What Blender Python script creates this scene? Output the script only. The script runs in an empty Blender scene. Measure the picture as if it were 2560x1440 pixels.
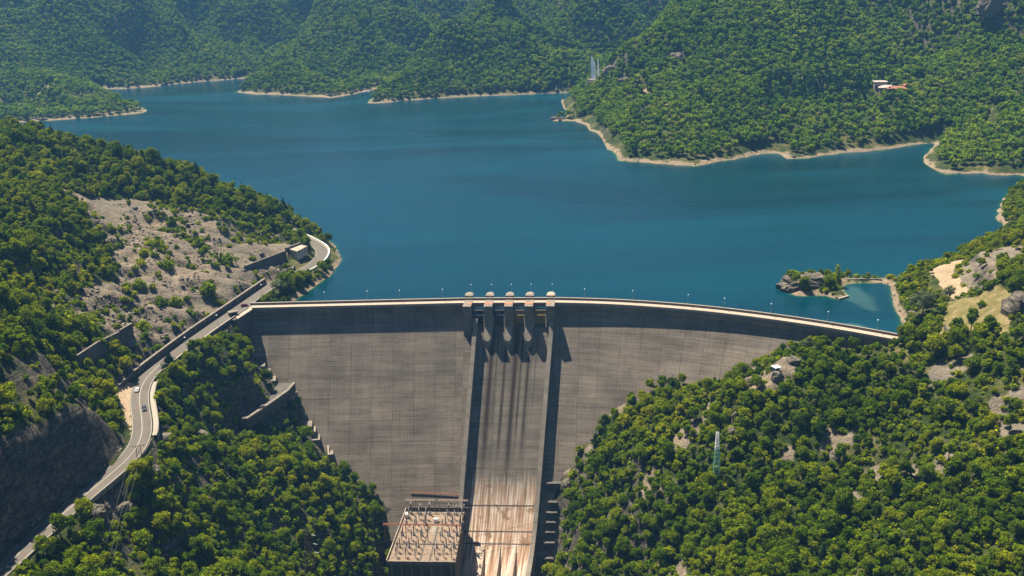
EXPO = 1.22; HAZE = 0.000085
import bpy, math, random
import numpy as np
from mathutils import Vector, Matrix
R = math.radians
random.seed(7)
rng = np.random.default_rng(11)
scene = bpy.context.scene
COL = scene.collection

# ------------------------------------------------------------------ camera
F = 2700.0; PITCH = R(18.0); ROLL = 0.03; CZ = 195.5
CAM = np.array([0.0, 0.0, CZ])
fw = np.array([0, math.cos(PITCH), -math.sin(PITCH)])
r0 = np.array([1.0, 0, 0]); u0 = np.array([0, math.sin(PITCH), math.cos(PITCH)])
rt = r0*math.cos(ROLL) - u0*math.sin(ROLL)
up = u0*math.cos(ROLL) + r0*math.sin(ROLL)

def ray(px, py):
    d = fw*F + rt*(px-1280) - up*(py-720)
    return d/np.linalg.norm(d)
def PZ(px, py, z=0.0):
    d = ray(px, py); t = (z-CZ)/d[2]
    assert 0 < t < 4000, (px, py, z)
    return CAM + d*t
def PY(px, py, y):
    d = ray(px, py); return CAM + d*(y/d[1])
def proj(P):
    P = np.asarray(P, float) - CAM
    dep = P@fw
    return 1280+F*(P@rt)/dep, 720-F*(P@up)/dep, dep

# ------------------------------------------------------------------ numpy value noise
def _hash(ix, iy, seed):
    n = (ix*374761393 + iy*668265263 + seed*974634777) & 0xffffffff
    n = ((n ^ (n >> 13))*1274126177) & 0xffffffff
    return ((n ^ (n >> 16)) & 0xffff)/65535.0
def vnoise(x, y, seed=0):
    x = np.asarray(x, float); y = np.asarray(y, float)
    ix = np.floor(x).astype(np.int64); iy = np.floor(y).astype(np.int64)
    fx = x-ix; fy = y-iy
    fx = fx*fx*fx*(fx*(fx*6-15)+10); fy = fy*fy*fy*(fy*(fy*6-15)+10)
    a = _hash(ix, iy, seed); b = _hash(ix+1, iy, seed); c = _hash(ix, iy+1, seed); d = _hash(ix+1, iy+1, seed)
    return (a*(1-fx)+b*fx)*(1-fy)+(c*(1-fx)+d*fx)*fy
def fbm(x, y, seed=0, o=4, ridged=False):
    s = 0; a = 1.0; t = 0
    for k in range(o):
        n = vnoise(x*2**k+17.3*k, y*2**k-9.1*k, seed+k)
        if ridged: n = 1-abs(2*n-1)
        s = s+a*n; t += a; a *= 0.5
    return s/t

# ------------------------------------------------------------------ dam frame (all in metres)
CREST = 4.5
def ax(px, py): p = PZ(px, py, CREST); return np.array([p[0], p[1]])
A_L0 = ax(620, 771); A_L1 = ax(1160, 758.5); A_R1 = ax(1387, 757.5)
right_px = [(1460, 758.5), (1530, 761), (1650, 768.5), (1780, 780), (1920, 797.5), (2060, 818), (2180, 839), (2262, 854.5)]
AXIS = [A_L0, A_L1, A_R1]+[ax(*p) for p in right_px]
def resample(poly, step):
    out = [np.array(poly[0], float)]
    for a, b in zip(poly[:-1], poly[1:]):
        a = np.array(a, float); b = np.array(b, float)
        n = max(1, int(round(np.linalg.norm(b-a)/step)))
        for k in range(1, n+1): out.append(a+(b-a)*k/n)
    return np.array(out)
def smooth_poly(P, it=3, keep=()):
    P = P.copy()
    for _ in range(it):
        Q = P.copy(); Q[1:-1] = .25*P[:-2]+.5*P[1:-1]+.25*P[2:]
        for k in keep: Q[k] = P[k]
        P = Q
    return P
left_ax = resample([A_L0, A_L1], 6.0)
mid_ax = resample([A_L1, A_R1], 5.0)
right_ax = smooth_poly(resample([A_R1]+[ax(*p) for p in right_px], 5.0), 14)
def normals(P, first=None):
    t = np.gradient(P, axis=0); t /= np.linalg.norm(t, axis=1)[:, None]
    return np.stack([t[:, 1], -t[:, 0]], 1)     # downstream (towards camera)
dm = (A_R1-A_L1)/np.linalg.norm(A_R1-A_L1)
NM = np.array([dm[1], -dm[0]])                   # downstream normal of the spillway
SR = 0.70; ZV = -1.0                             # face slope (run / rise), where it begins
LIP = 1.0
def face_s(z): return -LIP + SR*np.maximum(0, ZV-z)
ALLAX = np.vstack([left_ax, mid_ax[1:], right_ax[1:]])
ALLN = normals(ALLAX)
# face height at ground position
def dam_station(x, y):
    """nearest station, downstream distance"""
    d = np.stack([x-ALLAX[:, 0][:, None], y-ALLAX[:, 1][:, None]], 0) if np.ndim(x) else None
def face_z(x, y):
    x = np.atleast_1d(np.asarray(x, float)); y = np.atleast_1d(np.asarray(y, float))
    dx = x[:, None]-ALLAX[None, :, 0]; dy = y[:, None]-ALLAX[None, :, 1]
    k = np.argmin(dx*dx+dy*dy, axis=1)
    i = np.arange(len(x))
    s = dx[i, k]*ALLN[k, 0]+dy[i, k]*ALLN[k, 1]
    z = np.where(s < -LIP, CREST, ZV-(s+LIP)/SR)
    return z, s, k
def face_hit(px, py):
    d = ray(px, py)
    t = np.linspace(380, 760, 3800)
    P = CAM+d*t[:, None]
    z, s, k = face_z(P[:, 0], P[:, 1])
    hit = np.where((P[:, 2] <= z))[0]
    return P[hit[0]]
# ------------------------------------------------------------------ terrain constraints
L = []                                            # polylines of world points (x,y,z)
def line(*pts): L.append([np.array(p, float) for p in pts])
def zz(*pts): line(*[PZ(*p) for p in pts])
def pts(*ps):
    for p in ps: L.append([PZ(*p)])

up_off = 9.0
dam_up = [np.append(a-n*up_off, 0) for a, n in zip(ALLAX, ALLN)]
W_px = [(2262, 812), (2236, 765), (2228, 715), (2208, 706), (2150, 707), (2117, 709), (2100, 720), (2121, 742), (2095, 748), (2060, 738), (1990, 740),
 (1955, 722), (1965, 703), (1985, 690), (2060, 686), (2110, 692), (2180, 695), (2232, 696), (2290, 676), (2400, 645), (2480, 612), (2530, 598), (2560, 588),
 (2540, 575), (2515, 566), (2493, 550), (2500, 525), (2510, 500), (2545, 470), (2590, 452), (2570, 438), (2500, 432), (2430, 432), (2365, 436), (2330, 418), (2308, 402),
 (2318, 385), (2350, 354), (2300, 358), (2225, 371), (2170, 377), (2090, 384), (2010, 396), (1975, 398), (1948, 380), (1900, 384), (1840, 397), (1800, 402), (1745, 415), (1700, 413), (1600, 405), (1547, 402),
 (1540, 385), (1500, 340), (1465, 312), (1440, 302), (1385, 304), (1385, 298), (1420, 293), (1425, 280), (1410, 262), (1408, 250), (1430, 241), (1445, 236), (1430, 231),
 (1300, 236), (1200, 240), (1100, 245), (1000, 252), (950, 258), (918, 259), (928, 247), (975, 230), (945, 221), (880, 236), (858, 240), (830, 245), (760, 240), (700, 237), (640, 236), (590, 231),
 (600, 226), (640, 215), (662, 204), (640, 196), (600, 196), (560, 200), (500, 204), (440, 210), (380, 217), (310, 222), (240, 222), (262, 236), (320, 260), (372, 275), (365, 282), (300, 288), (200, 296),
 (70, 305), (-120, 318), (-420, 330), (-420, 350), (-100, 350), (60, 352), (200, 385), (300, 415), (440, 455), (560, 498), (650, 522), (705, 524), (735, 538), (748, 560), (800, 588), (835, 612),
 (852, 648), (840, 668), (825, 690), (800, 705), (770, 728), (735, 752)]
shore = [PZ(*p) for p in W_px]
WPOLY = np.array([p[:2] for p in shore]+[p[:2] for p in dam_up])
line(*shore)

# left bank ridge and slopes
zz((-420, 285, 100), (0, 322, 80), (100, 340, 76), (200, 362, 70), (300, 392, 62), (440, 432, 50), (560, 478, 38), (650, 508, 26), (700, 532, 14))
zz((0, 500, 72), (150, 485, 57), (250, 492, 48), (370, 512, 39), (480, 535, 31), (600, 570, 22), (690, 600, 12))
zz((0, 640, 63), (150, 560, 54)); zz((150, 640, 42), (300, 660, 30), (450, 680, 18), (560, 700, 12))
zz((0, 780, 56), (100, 740, 44)); zz((0, 900, 50), (100, 900, 41)); pts((190, 780, 24), (250, 855, 13), (350, 800, 14), (440, 790, 10), (230, 930, 18), (150, 950, 37), (520, 745, 10))
zz((-500, 1100, 70), (-300, 700, 75))
# building terrace above the road
zz((660, 672, 7), (720, 655, 7), (765, 640, 6), (765, 612, 7)); pts((700, 640, 9))
# between the road and the dam, and the slope below
contL = [(625, 850), (645, 900), (690, 960), (745, 1010), (765, 1060), (790, 1090), (832, 1135), (865, 1175), (900, 1205), (950, 1245), (985, 1275), (1010, 1290)]
CL = [face_hit(*p) for p in contL]
line(*CL)
contR = [(2170, 872), (2060, 866), (1960, 872), (1905, 905), (1860, 925), (1800, 948), (1700, 965), (1600, 985), (1530, 1025), (1480, 1075), (1435, 1140), (1400, 1200), (1378, 1260), (1368, 1330), (1362, 1440)]
CR = [face_hit(*p) for p in contR]
line(*CR)
zz((480, 900, 2), (560, 880, -1), (610, 905, -6)); pts((450, 950, 1), (620, 1000, -23), (520, 1020, -13), (560, 1085, -31), (470, 1055, -17))
zz((425, 1100, -8), (560, 1110, -36), (650, 1085, -43)); pts((450, 1200, -18), (300, 1300, -10), (400, 1440, -30), (200, 1440, -6), (600, 1300, -50), (800, 1300, -67), (800, 1440, -81))
pts((600, 1440, -57), (600, 1180, -39), (750, 1180, -51), (870, 1250, -73), (700, 1380, -66))
zz((940, 1320, -90), (925, 1440, -96), (900, 1600, -112))
zz((1010, 1300, -98), (965, 1420, -112), (950, 1600, -120))
zz((1160, 1500, -122), (1345, 1500, -122)); zz((1000, 1700, -124), (1400, 1700, -124))
# right bank
zz((1375, 1440, -113), (1385, 1600, -118))
pts((1600, 1100, -38), (1450, 1300, -79), (1600, 1440, -86), (1600, 1280, -62), (1800, 1440, -68), (2100, 1440, -49), (2560, 1440, -35), (2560, 1100, -7), (2100, 1200, -34), (2100, 1000, -15), (2560, 900, 9), (1800, 1180, -42), (2350, 1250, -26), (2350, 1000, -8))
zz((1965, 885, -3), (1940, 925, -5), (1880, 985, -14), (1835, 1060, -25)); pts((1700, 1000, -28))
zz((2170, 880, 0), (2260, 870, 3), (2330, 850, 5)); pts((2100, 905, -4))
zz((2258, 845, 4.3), (2275, 790, 5), (2300, 720, 6), (2300, 684, 4)); pts((2330, 690, 7.5), (2400, 660, 8), (2380, 760, 8), (2420, 745, 8), (2350, 720, 7.5), (2395, 700, 8))
zz((2425, 735, 9), (2410, 690, 9), (2420, 655, 9)); zz((2500, 725, 22), (2480, 665, 22), (2450, 640, 16)); pts((2560, 640, 25), (2560, 602, 19), (2480, 622, 13), (2400, 800, 9), (2500, 820, 12), (2530, 760, 20), (2600, 780, 30), (2560, 850, 15), (2400, 858, 6))
# islet and spit
zz((1990, 712, 9), (2040, 708, 9)); pts((2085, 712, 3), (2100, 733, 1))
zz((2118, 699, 1.2), (2180, 700, 1.3), (2235, 702, 1.6))
# headlands on the right
pts((2550, 520, 13), (2620, 520, 30), (2560, 480, 8)); zz((2380, 420, 8), (2430, 395, 13), (2500, 385, 17), (2600, 370, 26)); pts((2480, 330, 13), (2400, 345, 7))
# right mountain
pts((1600, 350, 14), (1600, 262, 36), (1600, 170, 62), (1700, 350, 14), (1800, 300, 26), (1750, 200, 56), (1850, 100, 86), (1900, 0, 112), (2000, 350, 8), (2000, 280, 26), (2100, 200, 50), (2215, 222, 40), (2200, 330, 12), (2350, 300, 18), (2300, 120, 76), (2400, 30, 100), (2560, 0, 112), (2560, 150, 66), (2560, 300, 32), (1500, 290, 5))
zz((1470, 220, 22), (1490, 207, 31), (1515, 185, 42), (1530, 168, 50), (1605, 112, 76), (1660, 70, 92), (1745, 8, 112))
line(PZ(1745, 8, 112), (330, 1560, 150), (520, 1700, 200), (800, 1850, 260), (1300, 1900, 300))
# far hills
zz((612, 216, 6), (640, 192, 14), (700, 152, 31), (760, 114, 46), (850, 54, 71), (940, 4, 95)); pts((800, 200, 17))
line(PZ(940, 4, 95), (-150, 2120, 150), (0, 2300, 210), (150, 2500, 280))
zz((940, 246, 3), (960, 232, 7), (1000, 203, 18), (1100, 155, 38), (1190, 105, 57), (1280, 62, 74), (1440, 4, 102))
line(PZ(1440, 4, 104), (160, 1850, 145), (260, 2050, 200), (400, 2300, 270)); pts((1300, 180, 24), (1400, 150, 38))
line(PY(690, 186, 1790), PY(760, 160, 1880), PY(850, 112, 2020), PY(940, 66, 2180))
line(PY(1550, 205, 1440), PY(1620, 160, 1600), PY(1700, 100, 1760))
line(PY(1040, 212, 1580), PY(1140, 185, 1650), PY(1300, 132, 1850), PY(1450, 72, 1980))
pts((0, 0, 118), (300, 0, 112), (600, 0, 102), (300, 120, 48), (100, 120, 58), (600, 100, 48), (450, 60, 78), (-400, 0, 122), (0, 170, 30), (760, 0, 100))
zz((-300, 180, 45), (0, 192, 31), (130, 200, 26), (230, 232, 13), (300, 254, 6))
line((-1300, 2700, 330), (-300, 2600, 300), (600, 2500, 320), (1400, 2300, 330))

# ------------------------------------------------------------------ road
ROADZ = 4.5
road_c_px = [(-150, 1570), (-60, 1482), (20, 1408), (110, 1325), (215, 1235), (300, 1165), (342, 1118), (356, 1075), (352, 1030), (348, 990), (362, 950), (398, 913), (470, 858), (540, 808), (600, 768), (650, 732), (700, 702), (745, 682), (780, 664), (800, 645), (806, 628), (796, 615), (770, 601), (742, 587), (722, 573)]
road_c = np.array([PZ(x, y, ROADZ)[:2] for x, y in road_c_px])
def catmull(P, step):
    out = []
    n = len(P)
    for i in range(n-1):
        p0 = P[max(0, i-1)]; p1 = P[i]; p2 = P[i+1]; p3 = P[min(n-1, i+2)]
        m = max(2, int(np.linalg.norm(p2-p1)/step))
        for k in range(m):
            t = k/m
            out.append(.5*((2*p1)+(-p0+p2)*t+(2*p0-5*p1+4*p2-p3)*t*t+(-p0+3*p1-3*p2+p3)*t**3))
    out.append(P[-1])
    return np.array(out)
ROAD = smooth_poly(catmull(road_c, 3.0), 6)
def pnormals(P):
    t = np.gradient(P, axis=0); t /= np.linalg.norm(t, axis=1)[:, None]
    return np.stack([-t[:, 1], t[:, 0]], 1)      # left of travel
ROADN = pnormals(ROAD)
HW = 4.1                                          # half width of the asphalt

# near-vertical cut cliff on the hill side of the lower road
_cz = np.interp(ROAD[:, 1], [250, 300, 345, 372, 388, 402, 415], [40, 38, 36, 31, 22, 9, 5])
_k = ROAD[:, 1] < 408
for _o, _dz in ((HW+7.6, 0), (HW+15, 4.5)):
    L.append([np.array([p[0]+n[0]*_o, p[1]+n[1]*_o, z+_dz*(z > 15)]) for p, n, z in zip(ROAD[_k], ROADN[_k], _cz[_k])])
def in_poly(x, y, poly):
    inside = np.zeros(x.shape, bool)
    n = len(poly); j = n-1
    for i in range(n):
        xi, yi = poly[i]; xj, yj = poly[j]
        if yi != yj:
            c = ((yi > y) != (yj > y)) & (x < (xj-xi)*(y-yi)/(yj-yi)+xi)
            inside ^= c
        j = i
    return inside
def seg_dist(x, y, P, maxd=None):
    """distance of grid points to polyline P"""
    best = np.full(x.shape, 1e9)
    for a, b in zip(P[:-1], P[1:]):
        ab = b-a; l2 = ab@ab+1e-9
        t = np.clip(((x-a[0])*ab[0]+(y-a[1])*ab[1])/l2, 0, 1)
        d = (x-a[0]-t*ab[0])**2+(y-a[1]-t*ab[1])**2
        best = np.minimum(best, d)
    return np.sqrt(best)

PAVE_PX = [(2405, 655), (2330, 680), (2318, 684), (2345, 712), (2365, 735), (2385, 757), (2415, 762), (2424, 748), (2405, 725), (2385, 702), (2382, 688), (2392, 675), (2410, 664)]
SHOULDER_PX = [(283, 992), (298, 1035), (322, 1075), (333, 1110), (345, 1120), (330, 1050), (326, 1000), (350, 950), (310, 970)]

def solve(x0, x1, y0, y1, h, base=None):
    nx = int((x1-x0)/h)+1; ny = int((y1-y0)/h)+1
    X, Y = np.meshgrid(x0+np.arange(nx)*h, y0+np.arange(ny)*h)
    fix = np.zeros((ny, nx), bool); Z = np.zeros((ny, nx)); cnt = np.zeros((ny, nx))
    S = np.zeros((ny, nx))
    for pl in L:
        P = []
        if len(pl) == 1: P = [pl[0]]
        for a, b in zip(pl[:-1], pl[1:]):
            m = max(1, int(np.linalg.norm((b-a)[:2])/(h*.5)))
            P += [a+(b-a)*k/m for k in range(m+1)]
        P = np.array(P)
        ix = np.round((P[:, 0]-x0)/h).astype(int); iy = np.round((P[:, 1]-y0)/h).astype(int)
        ok = (ix >= 0) & (ix < nx) & (iy >= 0) & (iy < ny)
        np.add.at(S, (iy[ok], ix[ok]), P[ok, 2]); np.add.at(cnt, (iy[ok], ix[ok]), 1)
    fix = cnt > 0; Z[fix] = S[fix]/cnt[fix]
    wat = in_poly(X, Y, WPOLY)
    sd = seg_dist(X, Y, WPOLY[:len(shore)])
    m = wat & (sd > h*.6); fix |= m; Z[m] = -np.minimum(22, .45*sd[m])
    # under the dam body
    near = (Y < A_R1[1]+60) & (Y > 250) & (X > A_L0[0]-6) & (X < 230)
    xi = X[near]; yi = Y[near]
    if xi.size:
        fz, s, k = face_z(xi, yi)
        # ground height at the toe of each station
        cont = np.array(CL+[np.array([A_L1[0]-1, 430, -100]), np.array([A_R1[0]+1, 430, -112])][0:0]+CR[::-1])
        _, _, kc = face_z(cont[:, 0], cont[:, 1])
        o = np.argsort(kc); tz = np.interp(np.arange(len(ALLAX)), kc[o], cont[o, 2])
        body = (s > -7.5) & (fz > tz[k]+1.5) & (k > 0) & (k < len(ALLAX)-1)
        f2 = np.zeros_like(fix); z2 = Z.copy()
        idx = np.where(near)
        fix[idx[0][body], idx[1][body]] = True
        Z[idx[0][body], idx[1][body]] = tz[k[body]]-4
    # road bench
    rd = seg_dist(X, Y, ROAD[::2])
    m = rd < HW+1.4
    fix |= m; Z[m] = ROADZ-.35
    pv = in_poly(X, Y, np.array([PZ(a, b, 7.7)[:2] for a, b in PAVE_PX])); fix |= pv; Z[pv] = 7.5
    pv = in_poly(X, Y, np.array([PZ(a, b, 4.5)[:2] for a, b in SHOULDER_PX])); fix |= pv; Z[pv] = 4.15
    if base is not None:
        bz = base(X, Y)
        for sl in ((0, slice(None)), (-1, slice(None)), (slice(None), 0), (slice(None), -1)):
            fix[sl] = True; Z[sl] = bz[sl]
        Z[~fix] = bz[~fix]
    else:
        # pyramid initialisation
        Z[~fix] = 40
        lv = [(Z, fix)]
        while min(lv[-1][0].shape) > 12:
            z, f = lv[-1]; a, b = (z.shape[0]//2)*2, (z.shape[1]//2)*2
            f4 = f[:a, :b].reshape(a//2, 2, b//2, 2); z4 = z[:a, :b].reshape(a//2, 2, b//2, 2)
            c = f4.sum((1, 3)); zz_ = np.where(c > 0, (z4*f4).sum((1, 3))/np.maximum(c, 1), 40)
            lv.append((zz_, c > 0))
        cur = None
        for z, f in lv[::-1]:
            z = z.copy()
            if cur is not None:
                u = np.repeat(np.repeat(cur, 2, 0), 2, 1)
                u = np.pad(u, ((0, max(0, z.shape[0]-u.shape[0])), (0, max(0, z.shape[1]-u.shape[1]))), mode='edge')[:z.shape[0], :z.shape[1]]
                z[~f] = u[~f]
            cur = relax(z, f, 90)
        Z = cur
        return X, Y, Z, wat, sd, rd
    Z = relax(Z, fix, 400)
    return X, Y, Z, wat, sd, rd
def relax(z, f, n):
    keep = z[f]
    for _ in range(n):
        p = np.pad(z, 1, mode='edge')
        z = .25*(p[:-2, 1:-1]+p[2:, 1:-1]+p[1:-1, :-2]+p[1:-1, 2:])
        z[f] = keep
    return z
def bilin(x0, y0, h, G):
    ny, nx = G.shape
    def f(x, y):
        u = np.clip((x-x0)/h, 0, nx-1.001); v = np.clip((y-y0)/h, 0, ny-1.001)
        i = u.astype(int); j = v.astype(int); a = u-i; b = v-j
        return (G[j, i]*(1-a)+G[j, i+1]*a)*(1-b)+(G[j+1, i]*(1-a)+G[j+1, i+1]*a)*b
    return f
FX0, FX1, FY0, FY1, FH = -1300, 1400, 180, 2700, 9.0
Xc, Yc, Zc, wc, sc_, rc = solve(FX0, FX1, FY0, FY1, FH)
coarse = bilin(FX0, FY0, FH, Zc)
NX0, NX1, NY0, NY1, NH = -330, 330, 220, 800, 2.0
Xn, Yn, Zn, wn, sn, rn = solve(NX0, NX1, NY0, NY1, NH, coarse)

# masks in the picture's own regions become ground regions through world polygons
def wpoly(ps):                                    # (px,py,z) -> ground polygon
    return np.array([PZ(*p)[:2] for p in ps])
SCREE = wpoly([(150, 482, 57), (250, 478, 52), (370, 508, 40), (480, 530, 31), (600, 568, 22), (730, 608, 9), (735, 640, 6), (650, 712, 6), (560, 772, 6), (500, 812, 6), (440, 850, 6), (400, 885, 6), (345, 925, 6), (300, 912, 8), (190, 880, 20), (110, 815, 38), (140, 750, 38), (290, 710, 26), (290, 660, 31), (240, 600, 40), (190, 540, 48)])
VEG = [wpoly([(370, 508, 38), (560, 560, 25), (735, 590, 8), (735, 612, 7), (690, 635, 8), (610, 635, 12), (540, 600, 20), (470, 560, 27), (420, 560, 31)]),
       wpoly([(400, 545, 33), (470, 580, 27), (540, 640, 17), (590, 690, 10), (550, 700, 11), (490, 640, 18), (430, 600, 27)]),
       wpoly([(330, 600, 34), (420, 620, 26), (430, 690, 17), (370, 680, 22)])]
CLEAR = wpoly([(2330, 860, 8), (2345, 800, 8), (2380, 765, 8), (2500, 775, 12), (2540, 800, 14), (2520, 850, 13), (2440, 842, 8), (2390, 850, 8)])
ROCKCUT = wpoly([(2425, 755, 9), (2395, 700, 9), (2400, 670, 9), (2450, 640, 16), (2490, 625, 16), (2560, 612, 20), (2555, 650, 24), (2500, 680, 22), (2495, 735, 20)])
CREST_RT = wpoly([(1905, 905, -6), (1960, 875, -3), (2000, 880, -3), (2010, 915, -5), (1950, 945, -6), (1880, 985, -14), (1850, 975, -14)])
def region_masks(X, Y):
    sh = (vnoise(X/9, Y/9, 5)-.5)*9
    sh2 = (vnoise(X/9, Y/9, 6)-.5)*9
    scree = in_poly(X+sh, Y+sh2, SCREE)
    veg = np.zeros(X.shape, bool)
    for v in VEG: veg |= in_poly(X+sh, Y+sh2, v)
    return scree, veg, in_poly(X+sh*.5, Y+sh2*.5, CLEAR), in_poly(X+sh*.4, Y+sh2*.4, ROCKCUT), in_poly(X+sh*.4, Y+sh2*.4, CREST_RT)
def detail(X, Y, Z, wat, sd, rd):
    """noise: gullies, ledges and roughness, kept off the shore, the road and the dam"""
    fz, s, k = face_z(X.ravel(), Y.ravel()); s = s.reshape(X.shape); k = k.reshape(X.shape)
    end = (k == 0) | (k == len(ALLAX)-1)
    damd = np.where(end, 999, np.maximum(0, np.maximum(-s-9, s-np.maximum(0, (CREST-Z)*SR))))
    damd = np.where((s > -9) & (s < 95) & ~end & (Z > -125) & (Y < 620), np.clip(damd, 0, 999), 999)
    w = np.clip((sd-2)/70, 0, 1)*np.clip((rd-HW-2)/25, 0, 1)*np.clip(damd/30, 0, 1)
    w = np.where(wat, 0, w)
    far = np.clip((Y-800)/400, 0, 1)
    wx = X+30*(vnoise(X/90, Y/90, 31)-.5); wy = Y+30*(vnoise(X/90, Y/90, 32)-.5)
    rid = fbm((wx*.8+wy*.6)/150, (wy*.8-wx*.6)/330, 40, 3, True)-.55
    n1 = fbm(X/60, Y/60, 50, 3)-.5
    Z = Z+w*far*np.clip(sd/170, .12, 1)*rid*np.where(Y > 1350, 230, 130)*(1-.45*np.exp(-((Y-1350)/60)**2))+w*far*n1*24+w*(1-far)*(fbm(wx/70, wy/70, 44, 3, True)-.55)*11
    near = 1-far
    w2 = np.clip((sd-.5)/8, 0, 1)*np.clip((rd-HW-1)/5, 0, 1)*np.clip(damd/8, 0, 1)*~wat
    scree, veg, clr, cut, crr = region_masks(X, Y)
    rough = (fbm(X/13, Y/13, 60, 3)-.5)*4.2*near
    led = (fbm(X/22+Y/50, Y/9, 64, 3, True)-.5)
    rocky = (scree*.75+cut*1.3+crr*1.0)*near
    gul = (fbm((X*.45-Y*.9)/11+3*vnoise(X/40, Y/40, 9), (X*.9+Y*.45)/60, 81, 3, True)-.5)
    Z = Z+w2*(rough*np.where(clr, .15, 1)+rocky*led*4.0+scree*near*gul*9.0)
    # drawdown rim: the bare bank rises quickly out of the water
    rim = np.clip(sd/5, 0, 1)*1.6*~wat*np.clip((rd-HW-1)/4, 0, 1)*(Z < 30)*(Z > -3)*np.clip(damd/3, 0, 1)
    return Z+rim, w2
Zn, w2n = detail(Xn, Yn, Zn, wn, sn, rn)
Zc, _ = detail(Xc, Yc, Zc, wc, sc_, rc)
# cliffs: the steep cells near the road get broken ledges
gx, gy = np.gradient(Zn, NH); slope_n = np.hypot(gx, gy)
Zn = Zn+np.clip(slope_n-.9, 0, 1)*w2n*(fbm(Xn/7, Yn/7, 71, 3, True)-.5)*3.2
coarse = bilin(FX0, FY0, FH, Zc); fine = bilin(NX0, NY0, NH, Zn)
def ground(x, y):
    x = np.asarray(x, float); y = np.asarray(y, float)
    e = np.minimum(np.minimum(x-NX0, NX1-x), np.minimum(y-NY0, NY1-y))
    t = np.clip(e/24, 0, 1)
    return np.where(e > 0, fine(x, y)*t+coarse(x, y)*(1-t), coarse(x, y))
def gz(x, y): return float(ground(np.array([x]), np.array([y]))[0])
# ------------------------------------------------------------------ mesh + object helpers
class MB:
    """collects faces (with optional uvs) into one mesh object"""
    def __init__(s): s.v = []; s.f = []; s.uv = []; s.mi = []
    def add(s, verts, faces, uvs=None, mi=0):
        n = len(s.v); s.v += [tuple(map(float, p)) for p in verts]
        for k, f in enumerate(faces):
            s.f.append(tuple(n+i for i in f)); s.mi.append(mi)
            s.uv.append(uvs[k] if uvs else None)
    def box(s, c, size, ax=(1, 0), mi=0, z0=None, top=1.0):
        """c centre (x,y,z of the base), size (along ax, across, height)"""
        ux = np.array([ax[0], ax[1]])/math.hypot(*ax); uy = np.array([-ux[1], ux[0]])
        a, b, h = size[0]/2, size[1]/2, size[2]
        V = []
        for zc, k in ((c[2], 1.0), (c[2]+h, top)):
            for i, j in ((-1, -1), (1, -1), (1, 1), (-1, 1)):
                p = np.array(c[:2])+ux*a*i*k+uy*b*j*k; V.append((p[0], p[1], zc))
        s.add(V, [(0, 3, 2, 1), (4, 5, 6, 7), (0, 1, 5, 4), (1, 2, 6, 5), (2, 3, 7, 6), (3, 0, 4, 7)], mi=mi)
    def bar(s, a, b, r, n=4, r2=None, mi=0):
        a = np.array(a, float); b = np.array(b, float); d = b-a; l = np.linalg.norm(d)
        if l < 1e-6: return
        d /= l; t = np.array([0, 0, 1.0]) if abs(d[2]) < .9 else np.array([1.0, 0, 0])
        u = np.cross(d, t); u /= np.linalg.norm(u); w = np.cross(d, u)
        r2 = r if r2 is None else r2; V = []
        for P, rr in ((a, r), (b, r2)):
            for k in range(n):
                th = 2*math.pi*(k+.5)/n; V.append(P+(u*math.cos(th)+w*math.sin(th))*rr)
        F_ = [(k, (k+1) % n, n+(k+1) % n, n+k) for k in range(n)]+[tuple(range(n))[::-1], tuple(range(n, 2*n))]
        s.add(V, F_, mi=mi)
    def loft(s, rings, cap=True, mi=0):
        n = len(rings[0]); V = [p for r_ in rings for p in r_]; F_ = []
        for k in range(len(rings)-1):
            for i in range(n): F_.append((k*n+i, k*n+(i+1) % n, (k+1)*n+(i+1) % n, (k+1)*n+i))
        if cap: F_ += [tuple(range(n))[::-1], tuple(range((len(rings)-1)*n, len(rings)*n))]
        s.add(V, F_, mi=mi)
    def build(s, name, mats, parent=None, loc=None, smooth=False):
        me = bpy.data.meshes.new(name); V = s.v
        if loc is not None: V = [(a-loc[0], b-loc[1], c-loc[2]) for a, b, c in V]
        me.from_pydata(V, [], s.f)
        for m in (mats if isinstance(mats, (list, tuple)) else [mats]): me.materials.append(m)
        if any(s.mi): me.polygons.foreach_set('material_index', s.mi)
        if any(u is not None for u in s.uv):
            ul = me.uv_layers.new(name='UVMap'); k = 0
            for f, u in zip(s.f, s.uv):
                for j in range(len(f)):
                    if u: ul.data[k].uv = u[j]
                    k += 1
        if smooth: me.polygons.foreach_set('use_smooth', [True]*len(me.polygons))
        me.update()
        o = bpy.data.objects.new(name, me); COL.objects.link(o)
        if parent is not None: o.parent = parent
        if loc is not None: o.location = loc
        return o
def tag(o, label=None, cat=None, group=None, kind=None):
    if label: o['label'] = label
    if cat: o['category'] = cat
    if group: o['group'] = group
    if kind: o['kind'] = kind
    return o
def thing(name, label, cat, loc=(0, 0, 0), rz=0.0, group=None):
    o = bpy.data.objects.new(name, None); COL.objects.link(o); o.location = loc; o.rotation_euler = (0, 0, rz)
    o.empty_display_size = .5
    return tag(o, label, cat, group)
KIDS = {}
def copy_thing(root, loc, rz=0.0, sc=None, label=None, group=None):
    r_ = root.copy(); COL.objects.link(r_); r_.location = loc; r_.rotation_euler = (0, 0, rz)
    if sc is not None: r_.scale = sc
    if label: r_['label'] = label
    if group: r_['group'] = group
    if root.name not in KIDS: KIDS[root.name] = [(c, list(c.children)) for c in root.children]
    for ch, gs in KIDS[root.name]:
        c = ch.copy(); COL.objects.link(c); c.parent = r_
        for g in gs:
            d = g.copy(); COL.objects.link(d); d.parent = c
    return r_

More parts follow.
